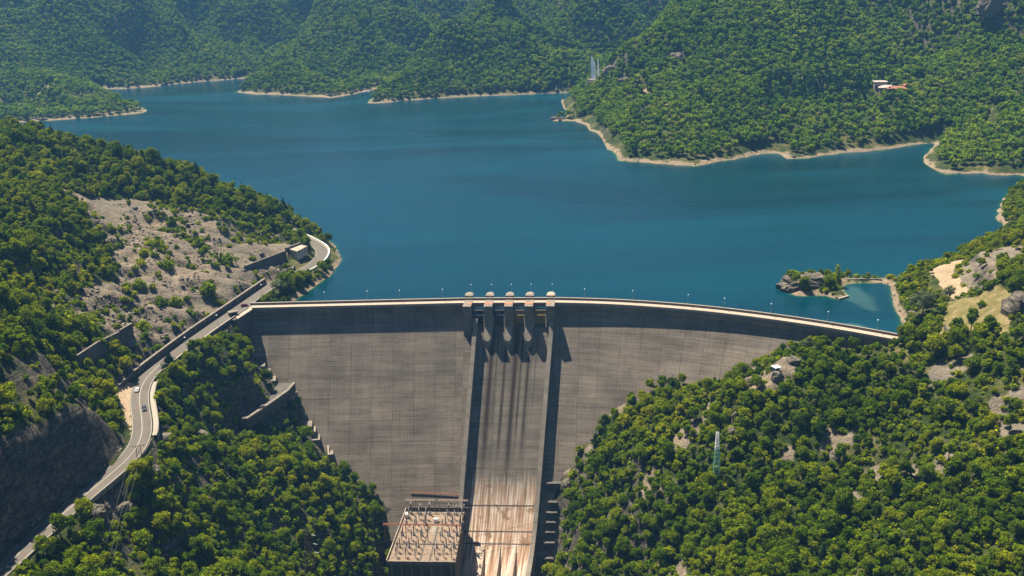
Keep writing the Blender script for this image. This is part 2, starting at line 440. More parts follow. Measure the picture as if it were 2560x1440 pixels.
# ------------------------------------------------------------------ materials
def mat(name):
    m = bpy.data.materials.new(name); m.use_nodes = True
    nt = m.node_tree; b = nt.nodes['Principled BSDF']
    b.inputs['Specular IOR Level'].default_value = .3
    return m, nt, b
def N(nt, t, **kw):
    n = nt.nodes.new(t)
    for k, v in kw.items():
        if k in n.inputs.keys() if hasattr(n.inputs, 'keys') else False: n.inputs[k].default_value = v
        else: setattr(n, k, v)
    return n
def noise(nt, scale, detail=4, rough=.6, vec=None, dist=0):
    n = nt.nodes.new('ShaderNodeTexNoise'); n.inputs['Scale'].default_value = scale
    n.inputs['Detail'].default_value = detail; n.inputs['Roughness'].default_value = rough; n.inputs['Distortion'].default_value = dist
    if vec is not None: nt.links.new(vec, n.inputs['Vector'])
    return n.outputs['Fac']
def ramp(nt, fac, stops, interp='LINEAR'):
    n = nt.nodes.new('ShaderNodeValToRGB'); n.color_ramp.interpolation = interp
    el = n.color_ramp.elements
    while len(el) < len(stops): el.new(.5)
    for e, (p, c) in zip(el, stops):
        e.position = p; e.color = (c[0], c[1], c[2], 1) if not np.isscalar(c) else (c, c, c, 1)
    nt.links.new(fac, n.inputs['Fac']); return n.outputs['Color']
def mix(nt, fac, a, b, mode='MIX'):
    n = nt.nodes.new('ShaderNodeMix'); n.data_type = 'RGBA'; n.blend_type = mode
    for sock, v in ((n.inputs[0], fac), (n.inputs[6], a), (n.inputs[7], b)):
        if hasattr(v, 'links') or isinstance(v, bpy.types.NodeSocket): nt.links.new(v, sock)
        elif np.isscalar(v): sock.default_value = v
        else: sock.default_value = (v[0], v[1], v[2], 1)
    return n.outputs[2]
def math_(nt, op, a, b=0.0, c=None):
    n = nt.nodes.new('ShaderNodeMath'); n.operation = op
    for sock, v in zip(n.inputs, (a, b) if c is None else (a, b, c)):
        if isinstance(v, bpy.types.NodeSocket): nt.links.new(v, sock)
        else: sock.default_value = v
    return n.outputs[0]
def bump(nt, b, h, strength=.4, dist=.2):
    n = nt.nodes.new('ShaderNodeBump'); n.inputs['Strength'].default_value = strength; n.inputs['Distance'].default_value = dist
    nt.links.new(h, n.inputs['Height']); nt.links.new(n.outputs[0], b.inputs['Normal'])
def coords(nt, which='Object', scale=None):
    n = nt.nodes.new('ShaderNodeTexCoord'); o = n.outputs[which]
    if scale is not None:
        m = nt.nodes.new('ShaderNodeMapping'); m.inputs['Scale'].default_value = scale; nt.links.new(o, m.inputs[0]); o = m.outputs[0]
    return o
def worldpos(nt, scale=None):
    n = nt.nodes.new('ShaderNodeNewGeometry'); o = n.outputs['Position']
    if scale is not None:
        m = nt.nodes.new('ShaderNodeMapping'); m.inputs['Scale'].default_value = scale; nt.links.new(o, m.inputs[0]); o = m.outputs[0]
    return o
def simple(name, col, rough=.7, metal=0, var=.15, sc=1.5, spec=.3):
    m, nt, b = mat(name)
    p = worldpos(nt); n = noise(nt, sc, 5, .65, p)
    a = [max(0, c*(1-var)) for c in col]; d = [c*(1+var) for c in col]
    nt.links.new(ramp(nt, n, [(.3, a), (.7, d)]), b.inputs['Base Color'])
    b.inputs['Roughness'].default_value = rough; b.inputs['Metallic'].default_value = metal
    b.inputs['Specular IOR Level'].default_value = spec
    return m

def concrete_face(name, dark, light, tint=(1, 1, 1), stain=0.0, bw=11.5, bh=3.0):
    """board marked mass concrete: pours, lift lines and weather streaks, in uv metres"""
    m, nt, b = mat(name)
    uv = coords(nt, 'UV')
    br = nt.nodes.new('ShaderNodeTexBrick'); nt.links.new(uv, br.inputs['Vector'])
    br.offset = 0; br.inputs['Scale'].default_value = 1; br.inputs['Brick Width'].default_value = bw; br.inputs['Row Height'].default_value = bh*4
    br.inputs['Mortar Size'].default_value = .16; br.inputs['Mortar Smooth'].default_value = .3; br.inputs['Bias'].default_value = 0
    br.inputs['Color1'].default_value = (.86, .86, .86, 1); br.inputs['Color2'].default_value = (1.09, 1.08, 1.06, 1); br.inputs['Mortar'].default_value = (.62, .6, .58, 1)
    b2 = nt.nodes.new('ShaderNodeTexBrick'); nt.links.new(uv, b2.inputs['Vector'])
    b2.offset = 0; b2.inputs['Scale'].default_value = 1; b2.inputs['Brick Width'].default_value = bw*2; b2.inputs['Row Height'].default_value = bh
    b2.inputs['Mortar Size'].default_value = .09; b2.inputs['Mortar Smooth'].default_value = .6; b2.inputs['Bias'].default_value = 0
    b2.inputs['Color1'].default_value = (.9, .9, .9, 1); b2.inputs['Color2'].default_value = (1.05, 1.05, 1.05, 1); b2.inputs['Mortar'].default_value = (.92, .915, .91, 1)
    mp = nt.nodes.new('ShaderNodeMapping'); mp.inputs['Scale'].default_value = (.06, 1.4, 1); nt.links.new(uv, mp.inputs[0])
    h = noise(nt, 1, 5, .7, mp.outputs[0])                     # horizontal board lines
    mp2 = nt.nodes.new('ShaderNodeMapping'); mp2.inputs['Scale'].default_value = (.9, .035, 1); nt.links.new(uv, mp2.inputs[0])
    v = noise(nt, 1, 5, .65, mp2.outputs[0])                   # runs down the face
    g = noise(nt, .05, 4, .6, uv); sp = noise(nt, .9, 5, .7, uv)
    mp3 = nt.nodes.new('ShaderNodeMapping'); mp3.inputs['Scale'].default_value = (.018, .42, 1); nt.links.new(uv, mp3.inputs[0]); h2 = noise(nt, 1, 4, .65, mp3.outputs[0])
    s = math_(nt, 'MULTIPLY_ADD', h, .45, math_(nt, 'MULTIPLY', v, .22)); s = math_(nt, 'MULTIPLY_ADD', sp, .28, s); s = math_(nt, 'MULTIPLY_ADD', g, .45, s); s = math_(nt, 'MULTIPLY_ADD', h2, .30, s)
    c = ramp(nt, s, [(.72, dark), (1.0, light)])
    c = mix(nt, 1.0, c, br.outputs['Color'], 'MULTIPLY'); c = mix(nt, 1.0, c, b2.outputs['Color'], 'MULTIPLY')
    wh = noise(nt, .16, 6, .75, uv); c = mix(nt, ramp(nt, wh, [(.66, 0.0), (.76, .5)]), c, (.34, .31, .26))
    if stain:
        at = nt.nodes.new('ShaderNodeAttribute'); at.attribute_name = 'stain'
        sep = nt.nodes.new('ShaderNodeSeparateColor'); nt.links.new(at.outputs['Color'], sep.inputs[0])
        rag = noise(nt, 1, 5, .7, mp2.outputs[0]); rag = ramp(nt, rag, [(.25, .25), (.5, 1.0)])
        f = math_(nt, 'MULTIPLY', sep.outputs[0], rag)
        c = mix(nt, f, c, (.028, .016, .010))
        # washed-clean orange-pink apron at the foot
        pk = ramp(nt, noise(nt, 1, 5, .6, mp2.outputs[0]), [(.35, (.22, .13, .08)), (.5, (.46, .29, .19)), (.6, (.70, .60, .50))])
        pt = noise(nt, .12, 5, .65, uv)
        pk = mix(nt, ramp(nt, pt, [(.56, 0.0), (.62, .75)]), pk, (.20, .11, .045))
        c = mix(nt, math_(nt, 'MULTIPLY', sep.outputs[1], ramp(nt, math_(nt, 'MULTIPLY_ADD', sep.outputs[1], .6, math_(nt, 'MULTIPLY', v, .7)), [(.5, 0.0), (.68, 1.0)])), c, pk)
    nt.links.new(c, b.inputs['Base Color']); b.inputs['Roughness'].default_value = .9
    bump(nt, b, math_(nt, 'ADD', h, sp), .35, .12)
    return m
M = {}
M['face'] = concrete_face('dam_face_concrete', (.108, .088, .068), (.262, .218, .172))
M['chute'] = concrete_face('chute_concrete', (.115, .097, .078), (.25, .215, .172), stain=1.0, bw=9, bh=3)
M['conc'] = simple('weathered_concrete', (.185, .155, .125), .9, 0, .3, .35)
M['conc2'] = simple('pale_weathered_concrete', (.22, .19, .155), .9, 0, .25, .3)
M['deck'] = simple('stained_tan_deck', (.21, .15, .105), .9, 0, .4, .5)
M['darksteel'] = simple('dark_rusted_steel', (.035, .024, .02), .6, .1, .3, 1)
M['gate_shade'] = simple('shade_painted_steel', (.035, .045, .055), .5, 0, .2, 1)  # shade on the two left gates, painted as a darker steel colour
M['concdk'] = simple('dark_concrete', (.085, .075, .065), .9, 0, .35, .3)
M['walk'] = simple('pale_walkway_concrete', (.36, .285, .22), .85, 0, .14, .5)
M['parapet'] = simple('parapet_concrete', (.15, .12, .10), .9, 0, .2, .8)
M['orange'] = simple('rusty_orange_hatch', (.40, .13, .06), .7, 0, .2, 1)
M['gate'] = simple('ochre_painted_steel', (.22, .16, .06), .5, 0, .25, 1.2)
M['white'] = simple('white_paint', (.80, .80, .78), .5, 0, .06, 1)
M['dark'] = simple('dark_opening', (.012, .014, .018), .4, 0, .2, 1)
M['steel'] = simple('galvanised_steel', (.38, .39, .40), .5, .4, .15, 2)
M['rust'] = simple('red_lead_steel', (.34, .12, .07), .6, 0, .2, 2)
M['green_steel'] = simple('green_painted_steel', (.14, .30, .25), .5, 0, .2, 2)
M['ceramic'] = simple('pale_ceramic', (.36, .34, .31), .3, 0, .1, 3)
M['brownc'] = simple('brown_ceramic', (.10, .05, .035), .3, 0, .1, 3)
M['roof_red'] = simple('red_tile_roof', (.30, .11, .07), .8, 0, .15, .8)
M['roof_pale'] = simple('pale_sheet_roof', (.40, .34, .30), .6, 0, .08, .8)
M['wall_cream'] = simple('cream_render', (.36, .31, .25), .8, 0, .1, .6)
M['wall_white'] = simple('whitewashed_render', (.38, .36, .33), .8, 0, .12, .5)
M['glass'] = simple('dark_window_glass', (.02, .025, .03), .1, 0, .2, 1, spec=.6)
M['kerb'] = simple('pale_kerb_concrete', (.29, .255, .21), .85, 0, .12, 1)
M['line'] = simple('worn_road_paint', (.30, .285, .255), .7, 0, .1, 2)
M['car_white'] = simple('white_car_paint', (.78, .78, .78), .25, 0, .03, 1, spec=.6)
M['car_black'] = simple('black_car_paint', (.02, .02, .028), .25, 0, .03, 1, spec=.6)
M['car_red'] = simple('dark_red_car_paint', (.10, .012, .025), .25, 0, .03, 1, spec=.6)
M['tyre'] = simple('tyre_rubber', (.015, .015, .015), .8)
M['bark'] = simple('grey_brown_bark', (.09, .07, .05), .9, 0, .3, 2)
M['wood'] = simple('weathered_wood', (.12, .09, .065), .9, 0, .25, 2)
M['wire'] = simple('aluminium_wire', (.25, .25, .19), .5, .3, .05, 1)
M['lampglass'] = simple('white_lamp_head', (.8, .82, .85), .3, 0, .02, 1)

def asphalt():
    m, nt, b = mat('sun_bleached_asphalt'); p = worldpos(nt)
    a = noise(nt, .12, 4, .6, p); g = noise(nt, 2.2, 4, .7, p); uv = coords(nt, 'UV')
    mp = nt.nodes.new('ShaderNodeMapping'); mp.inputs['Scale'].default_value = (.02, 1.1, 1); nt.links.new(uv, mp.inputs[0])
    t = noise(nt, 1, 3, .5, mp.outputs[0])
    s = math_(nt, 'MULTIPLY_ADD', a, .4, math_(nt, 'MULTIPLY', g, .3)); s = math_(nt, 'MULTIPLY_ADD', t, .4, s)
    nt.links.new(ramp(nt, s, [(.40, (.085, .072, .060)), (.70, (.135, .114, .094))]), b.inputs['Base Color']); b.inputs['Roughness'].default_value = .9
    return m
M['asphalt'] = asphalt()

def terrain_mat():
    m, nt, b = mat('hillside_ground'); p = worldpos(nt)
    at = nt.nodes.new('ShaderNodeAttribute'); at.attribute_name = 'mask'
    sep = nt.nodes.new('ShaderNodeSeparateColor'); nt.links.new(at.outputs['Color'], sep.inputs[0])
    scree, grass, sand = sep.outputs[0], sep.outputs[1], sep.outputs[2]
    g = nt.nodes.new('ShaderNodeNewGeometry'); sx = nt.nodes.new('ShaderNodeSeparateXYZ'); nt.links.new(g.outputs['Normal'], sx.inputs[0])
    big = noise(nt, .03, 5, .6, p); mid = noise(nt, .18, 6, .7, p, .6); fine_ = noise(nt, 1.1, 5, .75, p)
    # forest floor and low growth
    floor = ramp(nt, mid, [(.3, (.016, .028, .007)), (.5, (.032, .048, .010)), (.68, (.070, .075, .022))])
    # bare rock, grey with ochre and dark cracks
    v = nt.nodes.new('ShaderNodeTexVoronoi'); v.feature = 'DISTANCE_TO_EDGE'; v.inputs['Scale'].default_value = .32
    wv = nt.nodes.new('ShaderNodeVectorMath'); wv.operation = 'MULTIPLY_ADD'
    nz = nt.nodes.new('ShaderNodeTexNoise'); nz.inputs['Scale'].default_value = .25; nt.links.new(p, nz.inputs['Vector'])
    nt.links.new(nz.outputs['Color'], wv.inputs[0]); wv.inputs[1].default_value = (6, 6, 6); nt.links.new(p, wv.inputs[2]); nt.links.new(wv.outputs[0], v.inputs['Vector'])
    crack = ramp(nt, v.outputs['Distance'], [(0.0, .35), (.12, 1.0)])
    mp = nt.nodes.new('ShaderNodeMapping'); mp.inputs['Rotation'].default_value = (.5, .2, .4); mp.inputs['Scale'].default_value = (.07, .16, .55); nt.links.new(p, mp.inputs[0])
    lay = noise(nt, 1, 6, .75, mp.outputs[0])
    rock = ramp(nt, lay, [(.32, (.035, .032, .028)), (.48, (.085, .074, .060)), (.62, (.17, .145, .11))]); rock = mix(nt, 1.0, rock, crack, 'MULTIPLY')
    sc1 = ramp(nt, math_(nt, 'MULTIPLY_ADD', fine_, .5, math_(nt, 'MULTIPLY', lay, .5)), [(.36, (.10, .078, .054)), (.5, (.215, .170, .120)), (.66, (.34, .275, .20))])
    sc1 = mix(nt, ramp(nt, noise(nt, .055, 5, .7, mp.outputs[0] if False else p, 1.2), [(.54, 0.0), (.62, .55)]), sc1, rock)
    sc1 = mix(nt, ramp(nt, big, [(.42, 0.0), (.60, .55)]), sc1, (.15, .135, .112))
    gr = ramp(nt, mid, [(.3, (.095, .10, .026)), (.5, (.19, .155, .060)), (.68, (.29, .225, .125))])
    snd = ramp(nt, fine_, [(.3, (.28, .20, .12)), (.65, (.45, .34, .225))])
    steep = ramp(nt, math_(nt, 'MULTIPLY_ADD', mid, .12, sx.outputs[2]), [(.70, 1.0), (.82, 0.0)])
    edge = lambda s, k=.5: ramp(nt, math_(nt, 'ADD', s, math_(nt, 'MULTIPLY', math_(nt, 'SUBTRACT', mid, .5), k)), [(.4, 0.0), (.6, 1.0)])
    c = mix(nt, ramp(nt, big, [(.5, 0.0), (.7, .6)]), floor, gr)
    c = mix(nt, edge(scree), c, sc1)
    c = mix(nt, steep, c, rock)
    c = mix(nt, edge(grass), c, gr)
    c = mix(nt, edge(sand, .35), c, snd)
    pz = nt.nodes.new('ShaderNodeSeparateXYZ'); nt.links.new(p, pz.inputs[0])
    rimh = math_(nt, 'MULTIPLY_ADD', noise(nt, .05, 4, .7, p), 9.0, math_(nt, 'ADD', pz.outputs[2], -5.7))
    rim = math_(nt, 'MULTIPLY', ramp(nt, rimh, [(.0, 1.0), (.9, 0.0)]), ramp(nt, at.outputs['Alpha'], [(.1, 0.0), (.5, 1.0)]))
    c = mix(nt, rim, c, mix(nt, mid, snd, rock))
    nt.links.new(c, b.inputs['Base Color']); b.inputs['Roughness'].default_value = .95; b.inputs['Specular IOR Level'].default_value = .1
    bh = math_(nt, 'MULTIPLY_ADD', crack, .6, math_(nt, 'ADD', lay, fine_)); bump(nt, b, bh, .9, .7)
    return m
M['ground'] = terrain_mat()
M['rock'] = None
def rock_mat():
    m, nt, b = mat('layered_grey_rock'); p = worldpos(nt)
    mp = nt.nodes.new('ShaderNodeMapping'); mp.inputs['Rotation'].default_value = (.6, .3, .2); mp.inputs['Scale'].default_value = (.2, .3, 1.3); nt.links.new(p, mp.inputs[0])
    l = noise(nt, 1, 6, .75, mp.outputs[0]); k = noise(nt, .5, 4, .7, p)
    nt.links.new(ramp(nt, math_(nt, 'MULTIPLY_ADD', k, .4, math_(nt, 'MULTIPLY', l, .6)), [(.36, (.035, .030, .025)), (.5, (.105, .088, .068)), (.62, (.21, .175, .13))]), b.inputs['Base Color'])
    b.inputs['Roughness'].default_value = .9; bump(nt, b, l, .8, .4); return m
M['rock'] = rock_mat()

def water_mat():
    m, nt, b = mat('deep_blue_lake_water'); p = worldpos(nt)
    at = nt.nodes.new('ShaderNodeAttribute'); at.attribute_name = 'shallow'
    sep = nt.nodes.new('ShaderNodeSeparateColor'); nt.links.new(at.outputs['Color'], sep.inputs[0])
    deep = (.0001, .029, .045)
    c = ramp(nt, sep.outputs[0], [(0.0, deep), (.25, (.0005, .032, .045)), (.6, (.006, .048, .034)), (.9, (.12, .14, .07)), (1.0, (.22, .19, .11))])
    c = mix(nt, sep.outputs[1], c, (.06, .13, .11))
    mp = nt.nodes.new('ShaderNodeMapping'); mp.inputs['Scale'].default_value = (.003, .0085, 1); mp.inputs['Rotation'].default_value = (0, 0, .25); nt.links.new(p, mp.inputs[0])
    sl = noise(nt, 1, 4, .55, mp.outputs[0], .8)
    c = mix(nt, 1.0, c, ramp(nt, sl, [(.36, .72), (.5, 1.0), (.66, 1.28)]), 'MULTIPLY')
    nt.links.new(c, b.inputs['Base Color'])
    nt.links.new(ramp(nt, sl, [(.38, .10), (.62, .27)]), b.inputs['Roughness'])
    b.inputs['IOR'].default_value = 1.33; b.inputs['Specular IOR Level'].default_value = .28
    w1 = noise(nt, .55, 4, .65, worldpos(nt, (1, .7, 1))); w2 = noise(nt, .09, 3, .6, p)
    bump(nt, b, math_(nt, 'MULTIPLY_ADD', w2, 1.4, w1), .35, .5)
    return m
M['water'] = water_mat()

# ------------------------------------------------------------------ terrain mesh
def axis_lines(lo, n0, n1, hi, hn, hf):
    a = list(np.arange(n0, n1+.01, hn)); st = hn; v = n1; 
    while v < hi: st = min(hf, st*1.18); v += st; a.append(v)
    st = hn; v = n0; pre = []
    while v > lo: st = min(hf, st*1.18); v -= st; pre.append(v)
    return np.array(pre[::-1]+a)
gxs = axis_lines(-1250, -325, 325, 1350, 2.0, 9.0); gys = axis_lines(190, 230, 795, 2650, 2.0, 9.0)
GX, GY = np.meshgrid(gxs, gys); GZ = ground(GX, GY)
ny, nx = GX.shape
gwat = in_poly(GX, GY, WPOLY); gsd = seg_dist(GX, GY, WPOLY[:len(shore)])
m_scree, m_veg, m_clr, m_cut, m_crr = region_masks(GX, GY)
# small bare patches on the right bank and bare shores
patch = (fbm(GX/13, GY/17, 90, 3) > .70) & (GX > 20) & (GY < 560) & ~gwat
mask = np.zeros((ny, nx, 4)); mask[..., 3] = 1
mask[..., 0] = np.where(m_scree | m_cut | m_crr | patch, 1, 0)*np.where(m_veg, .55, 1)
PATHS = [([(1575, 238, 30), (1600, 252, 28), (1625, 262, 27), (1645, 270, 26), (1665, 278, 25)], 1.6),
         ([(0, 258, 9), (90, 252, 10), (170, 240, 12), (235, 230, 14), (255, 233, 12)], 4.0),
         ([(2478, 318, 14), (2470, 330, 13), (2480, 342, 12), (2500, 345, 12)], 2.5),
         ([(2255, 217, 40), (2330, 222, 38)], 2.5)]
gpath = np.zeros((ny, nx), bool)
for P_, w_ in PATHS: gpath |= seg_dist(GX, GY, np.array([PZ(*q)[:2] for q in P_])) < w_
MEADOW = [wpoly([(2170, 240, 32), (2205, 238, 33), (2195, 255, 30), (2172, 254, 30)]), wpoly([(2170, 10, 100), (2200, 10, 100), (2185, 30, 97)]), wpoly([(740, 572, 8), (775, 578, 7), (800, 600, 5), (775, 600, 5), (745, 590, 6)]), wpoly([(1500, 196, 31), (1530, 200, 30), (1535, 210, 28), (1505, 210, 29)])]
gmead = np.zeros((ny, nx), bool)
for q in MEADOW: gmead |= in_poly(GX, GY, q)
mask[..., 1] = np.where(m_clr | gmead, 1, 0)
pave = in_poly(GX, GY, np.array([PZ(a, b, 7.7)[:2] for a, b in PAVE_PX])) | in_poly(GX, GY, np.array([PZ(a, b, 4.5)[:2] for a, b in SHOULDER_PX]))
shoreb = (~gwat) & (gsd < 5+5*vnoise(GX/25, GY/25, 13)) & (GZ > -1) & (GZ < 5.5)
mask[..., 2] = np.where(pave | gpath, 1, 0)
def blur(a, n):
    for _ in range(n):
        p = np.pad(a, ((1, 1), (1, 1)), mode='edge'); a = .5*a+.125*(p[:-2, 1:-1]+p[2:, 1:-1]+p[1:-1, :-2]+p[1:-1, 2:])
    return a
for c_ in (0, 1): mask[..., c_] = blur(mask[..., c_], 3)
mask[..., 2] = blur(mask[..., 2], 1)
mask[..., 3] = np.clip(1-(gsd-8)/20, 0, 1)       # near the lake: the bare drawdown rim may show
me = bpy.data.meshes.new('terrain')
vv = np.stack([GX, GY, GZ], -1).reshape(-1, 3)
ii = np.arange(ny*nx).reshape(ny, nx)
# skip ground far under the lake
q = np.stack([ii[:-1, :-1], ii[:-1, 1:], ii[1:, 1:], ii[1:, :-1]], -1)
me.from_pydata(vv.tolist(), [], q.reshape(-1, 4).tolist()); me.materials.append(M['ground'])
ca = me.color_attributes.new('mask', 'FLOAT_COLOR', 'POINT'); ca.data.foreach_set('color', mask.reshape(-1).astype(np.float32))
me.polygons.foreach_set('use_smooth', [True]*len(me.polygons)); me.update()
ter = bpy.data.objects.new('terrain', me); COL.objects.link(ter); tag(ter, 'steep rocky hills round the reservoir and below the dam', kind='structure')

# ------------------------------------------------------------------ lake surface
wxs = axis_lines(-1250, -260, 340, 1350, 3.0, 12.0)
damx = np.array([(a-n*4.0) for a, n in zip(ALLAX, ALLN)]); o_ = np.argsort(damx[:, 0])
y0s = np.interp(wxs, damx[o_, 0], damx[o_, 1])
y0s = np.where(wxs < damx[o_[0], 0], 569.0, y0s)
ts = np.concatenate([np.arange(0, 260, 3.0), 260+np.cumsum(np.minimum(14, 3*1.06**np.arange(180)))]); ts = ts[ts < 2100]
WX = np.repeat(wxs[None, :], len(ts), 0); WY = y0s[None, :]+ts[:, None]
wz = ground(WX, WY); wsd = seg_dist(WX, WY, WPOLY[:len(shore)]); win = in_poly(WX, WY, WPOLY)
sh_ = np.where(win, np.exp(-wsd/1.9), np.where(wz < -2, 0.0, 1.0))
sh_ = np.where((WY < y0s[None, :]+9) & (WX > -140) & (WX < 185), 0.0, sh_)
bar = wpoly([(2118, 712, 0), (2150, 718, 0), (2190, 745, 0), (2205, 785, 0), (2160, 775, 0), (2120, 755, 0), (2100, 748, 0)])
bar2 = wpoly([(2090, 812, 0), (2120, 806, 0), (2165, 812, 0), (2175, 835, 0), (2080, 825, 0)])
sd1 = seg_dist(WX, WY, np.vstack([bar, bar[:1]])); sd2 = seg_dist(WX, WY, np.vstack([bar2, bar2[:1]]))
sb = np.maximum(np.where(in_poly(WX, WY, bar), np.clip(sd1/9, 0, .4), 0), np.where(in_poly(WX, WY, bar2), np.clip(sd2/5, 0, .8), 0))
pond = np.clip(1-np.hypot(WX-PZ(2180, 745)[0], WY-PZ(2180, 745)[1])/70, 0, 1)*.1
sea = np.stack([np.clip(np.maximum(sh_, pond), 0, 1), sb, sb*0, sb*0+1], -1)
me = bpy.data.meshes.new('lake_water'); n2, n1 = WX.shape; ii = np.arange(n1*n2).reshape(n2, n1)
q = np.stack([ii[:-1, :-1], ii[:-1, 1:], ii[1:, 1:], ii[1:, :-1]], -1)
me.from_pydata(np.stack([WX, WY, WX*0], -1).reshape(-1, 3).tolist(), [], q.reshape(-1, 4).tolist()); me.materials.append(M['water'])
ca = me.color_attributes.new('shallow', 'FLOAT_COLOR', 'POINT'); ca.data.foreach_set('color', sea.reshape(-1).astype(np.float32)); me.update()
wo = bpy.data.objects.new('lake_water', me); COL.objects.link(wo); tag(wo, 'calm deep blue reservoir water', kind='structure')
import bmesh
def bm_fix(o):
    b = bmesh.new(); b.from_mesh(o.data); bmesh.ops.recalc_face_normals(b, faces=b.faces); b.to_mesh(o.data); b.free()
# ------------------------------------------------------------------ the dam
dam = thing('dam', 'long concrete gravity dam with spillway across the valley', 'dam', (0, 0, 0))
def wing(name, A, nrm, u_off=0.0, lip=True):
    prof = [(-6.6, -20), (-6.6, 3.2), (-6.6, CREST), (0, CREST), (0, CREST-1.9), (-LIP+.25, CREST-2.5), (-LIP, ZV)]
    z = ZV
    while z > -126: z -= 5; prof.append((face_s(z), z))
    prof = np.array([(float(a), float(b)) for a, b in prof])
    sl = np.concatenate([[0], np.cumsum(np.hypot(*(prof[1:]-prof[:-1]).T))])
    ul = np.concatenate([[0], np.cumsum(np.linalg.norm(A[1:]-A[:-1], axis=1))])+u_off
    V = []
    for a, n in zip(A, nrm):
        for s, zq in prof: p = a+n*s; V.append((p[0], p[1], zq))
    k = len(prof); Fs = []; U = []
    for i in range(len(A)-1):
        for j in range(k-1):
            Fs.append((i*k+j, i*k+j+1, (i+1)*k+j+1, (i+1)*k+j))
            U.append([(ul[i], sl[j]), (ul[i], sl[j+1]), (ul[i+1], sl[j+1]), (ul[i+1], sl[j])])
    m = MB(); m.add(V, Fs, U)
    for i in (0, len(A)-1): m.add([V[i*k+j] for j in range(k)], [tuple(range(k))], [[(prof[j][0], prof[j][1]) for j in range(k)]])
    return m.build(name, M['face'], dam)
Nl = np.repeat(NM[None], len(left_ax), 0)
dl = (A_L1-A_L0)/np.linalg.norm(A_L1-A_L0); Nleft = np.array([dl[1], -dl[0]])
Nr = normals(right_ax)
wing('left_wing', left_ax, np.array([Nleft*(1-t)+NM*t for t in np.clip((np.arange(len(left_ax))-len(left_ax)+4)/3, 0, 1)]))
wing('right_wing', right_ax, np.array([NM*(1-t)+n*t for n, t in zip(Nr, np.clip(np.arange(len(Nr))/4, 0, 1))]), 170)
# plain face continuing behind the spillway
mf = MB(); Vm = []; Fm = []; Um = []; szs = [(6.0+k*5, ZV-(7.0+k*5)/SR) for k in range(17)]
for i_, u_ in enumerate((-3.0, 53.0)):
    for s_, z_ in szs: p_ = A_L1+dm*u_+NM*s_; Vm.append((p_[0], p_[1], z_-.12))
for j in range(16): Fm.append((j, j+1, 17+j+1, 17+j)); Um.append([(117, j*6.1), (117, j*6.1+6.1), (173, j*6.1+6.1), (173, j*6.1)])
mf.add(Vm, Fm, Um); mf.build('middle_face', M['face'], dam)
def strip(P, nrm, s0, s1, z0, z1, m, step=1):
    """box rail of constant section along the crest"""
    rings = []
    for a, n in zip(P[::step], nrm[::step]):
        q = [a+n*s0, a+n*s1]; rings.append([(q[0][0], q[0][1], z0), (q[1][0], q[1][1], z0), (q[1][0], q[1][1], z1), (q[0][0], q[0][1], z1)])
    m.loft(rings)
NA = normals(ALLAX)
m = MB(); strip(ALLAX, NA, -5.2, -.35, CREST-.1, CREST+.06, m); m.build('crest_walkway', M['walk'], dam)
m = MB(); strip(ALLAX, NA, -5.9, -5.25, CREST-.3, CREST+1.25, m); m.build('upstream_parapet', M['parapet'], dam)
m = MB(); strip(ALLAX, NA, -.32, .12, CREST-.7, CREST+.42, m); m.build('downstream_kerb', M['walk'], dam)
m = MB(); strip(ALLAX, NA, -6.0, -5.1, CREST+1.25, CREST+1.4, m); m.build('parapet_coping', M['kerb'], dam)
# water-stained pilasters under the cantilevered crest
for P, Q, idx in ((left_ax, np.repeat(Nleft[None], len(left_ax), 0), range(1, len(left_ax)-1, 2)), (right_ax, Nr, range(3, len(right_ax)-2, 3))):
    for i in idx:
        a = P[i]+Q[i]*(-LIP+.12); m = MB(); m.box((a[0], a[1], ZV-2.5), (.35, .5, 5.2), (Q[i][1], -Q[i][0])); m.build('joint_rib', M['concdk'], dam)

# spillway frame: u along the crest from the left end, s downstream, z up
def SP(t, s, z, du=0.0):
    ul = 5.9-.09*s; ur = 50.5-.128*s; u = ul+(ur-ul)*t+du
    p = A_L1+dm*u+NM*s; return (p[0], p[1], z)
def floor_z(s):                                    # ogee, straight chute, flip bucket
    s1 = 57.0; z1 = ZV-(s1+LIP)/SR
    if s < s1: return ZV-(s+LIP)/SR+.7 if s > 5 else ZV-(5+LIP)/SR+.7+min(3.0, (5-s)*.8)
    x = s-s1; L2 = 30.0; k = 1/SR
    return z1+.7-(k*x-(k-.50)*x*x/(2*L2)) if x < L2 else z1+.7-(k*L2-(k-.50)*L2/2)-.50*(x-L2)
ss = list(np.arange(-2, 57, 2.5))+list(np.arange(57, 112, 2.0))
nt_ = 130; V = []; U = []; stain = []
cum = 0; prev = None
def stain_at(t, s):
    st = 0
    for c0, w0, a0, b0, k0 in ((.245, .036, 2, 54, 1.0), (.315, .012, 3, 42, .7), (.42, .022, 2, 50, .95), (.545, .038, 2, 56, 1.0), (.62, .015, 4, 48, .95), (.71, .024, 2, 50, .9), (.80, .009, 5, 34, .6), (.15, .014, 8, 32, .45), (.37, .008, 5, 30, .5), (.48, .007, 6, 40, .5)):
        st = max(st, k0*math.exp(-((t-c0)/w0)**2)*min(1, max(0, (s-a0)/3))*min(1, max(0, (b0-s)/14)))
    return st
for s in ss:
    z = floor_z(s)
    if prev is not None: cum += math.hypot(s-prev[0], z-prev[1])
    prev = (s, z)
    for k in range(nt_+1):
        t = k/nt_; V.append(SP(t, s, z)); U.append((t*44+3, cum)); stain.append((stain_at(t, s), min(1, max(0, (s-47)/13)), 0, 1))
Fs = []; UU = []
for i in range(len(ss)-1):
    for k in range(nt_):
        f = (i*(nt_+1)+k, i*(nt_+1)+k+1, (i+1)*(nt_+1)+k+1, (i+1)*(nt_+1)+k); Fs.append(f[::-1]); UU.append([U[j] for j in f[::-1]])
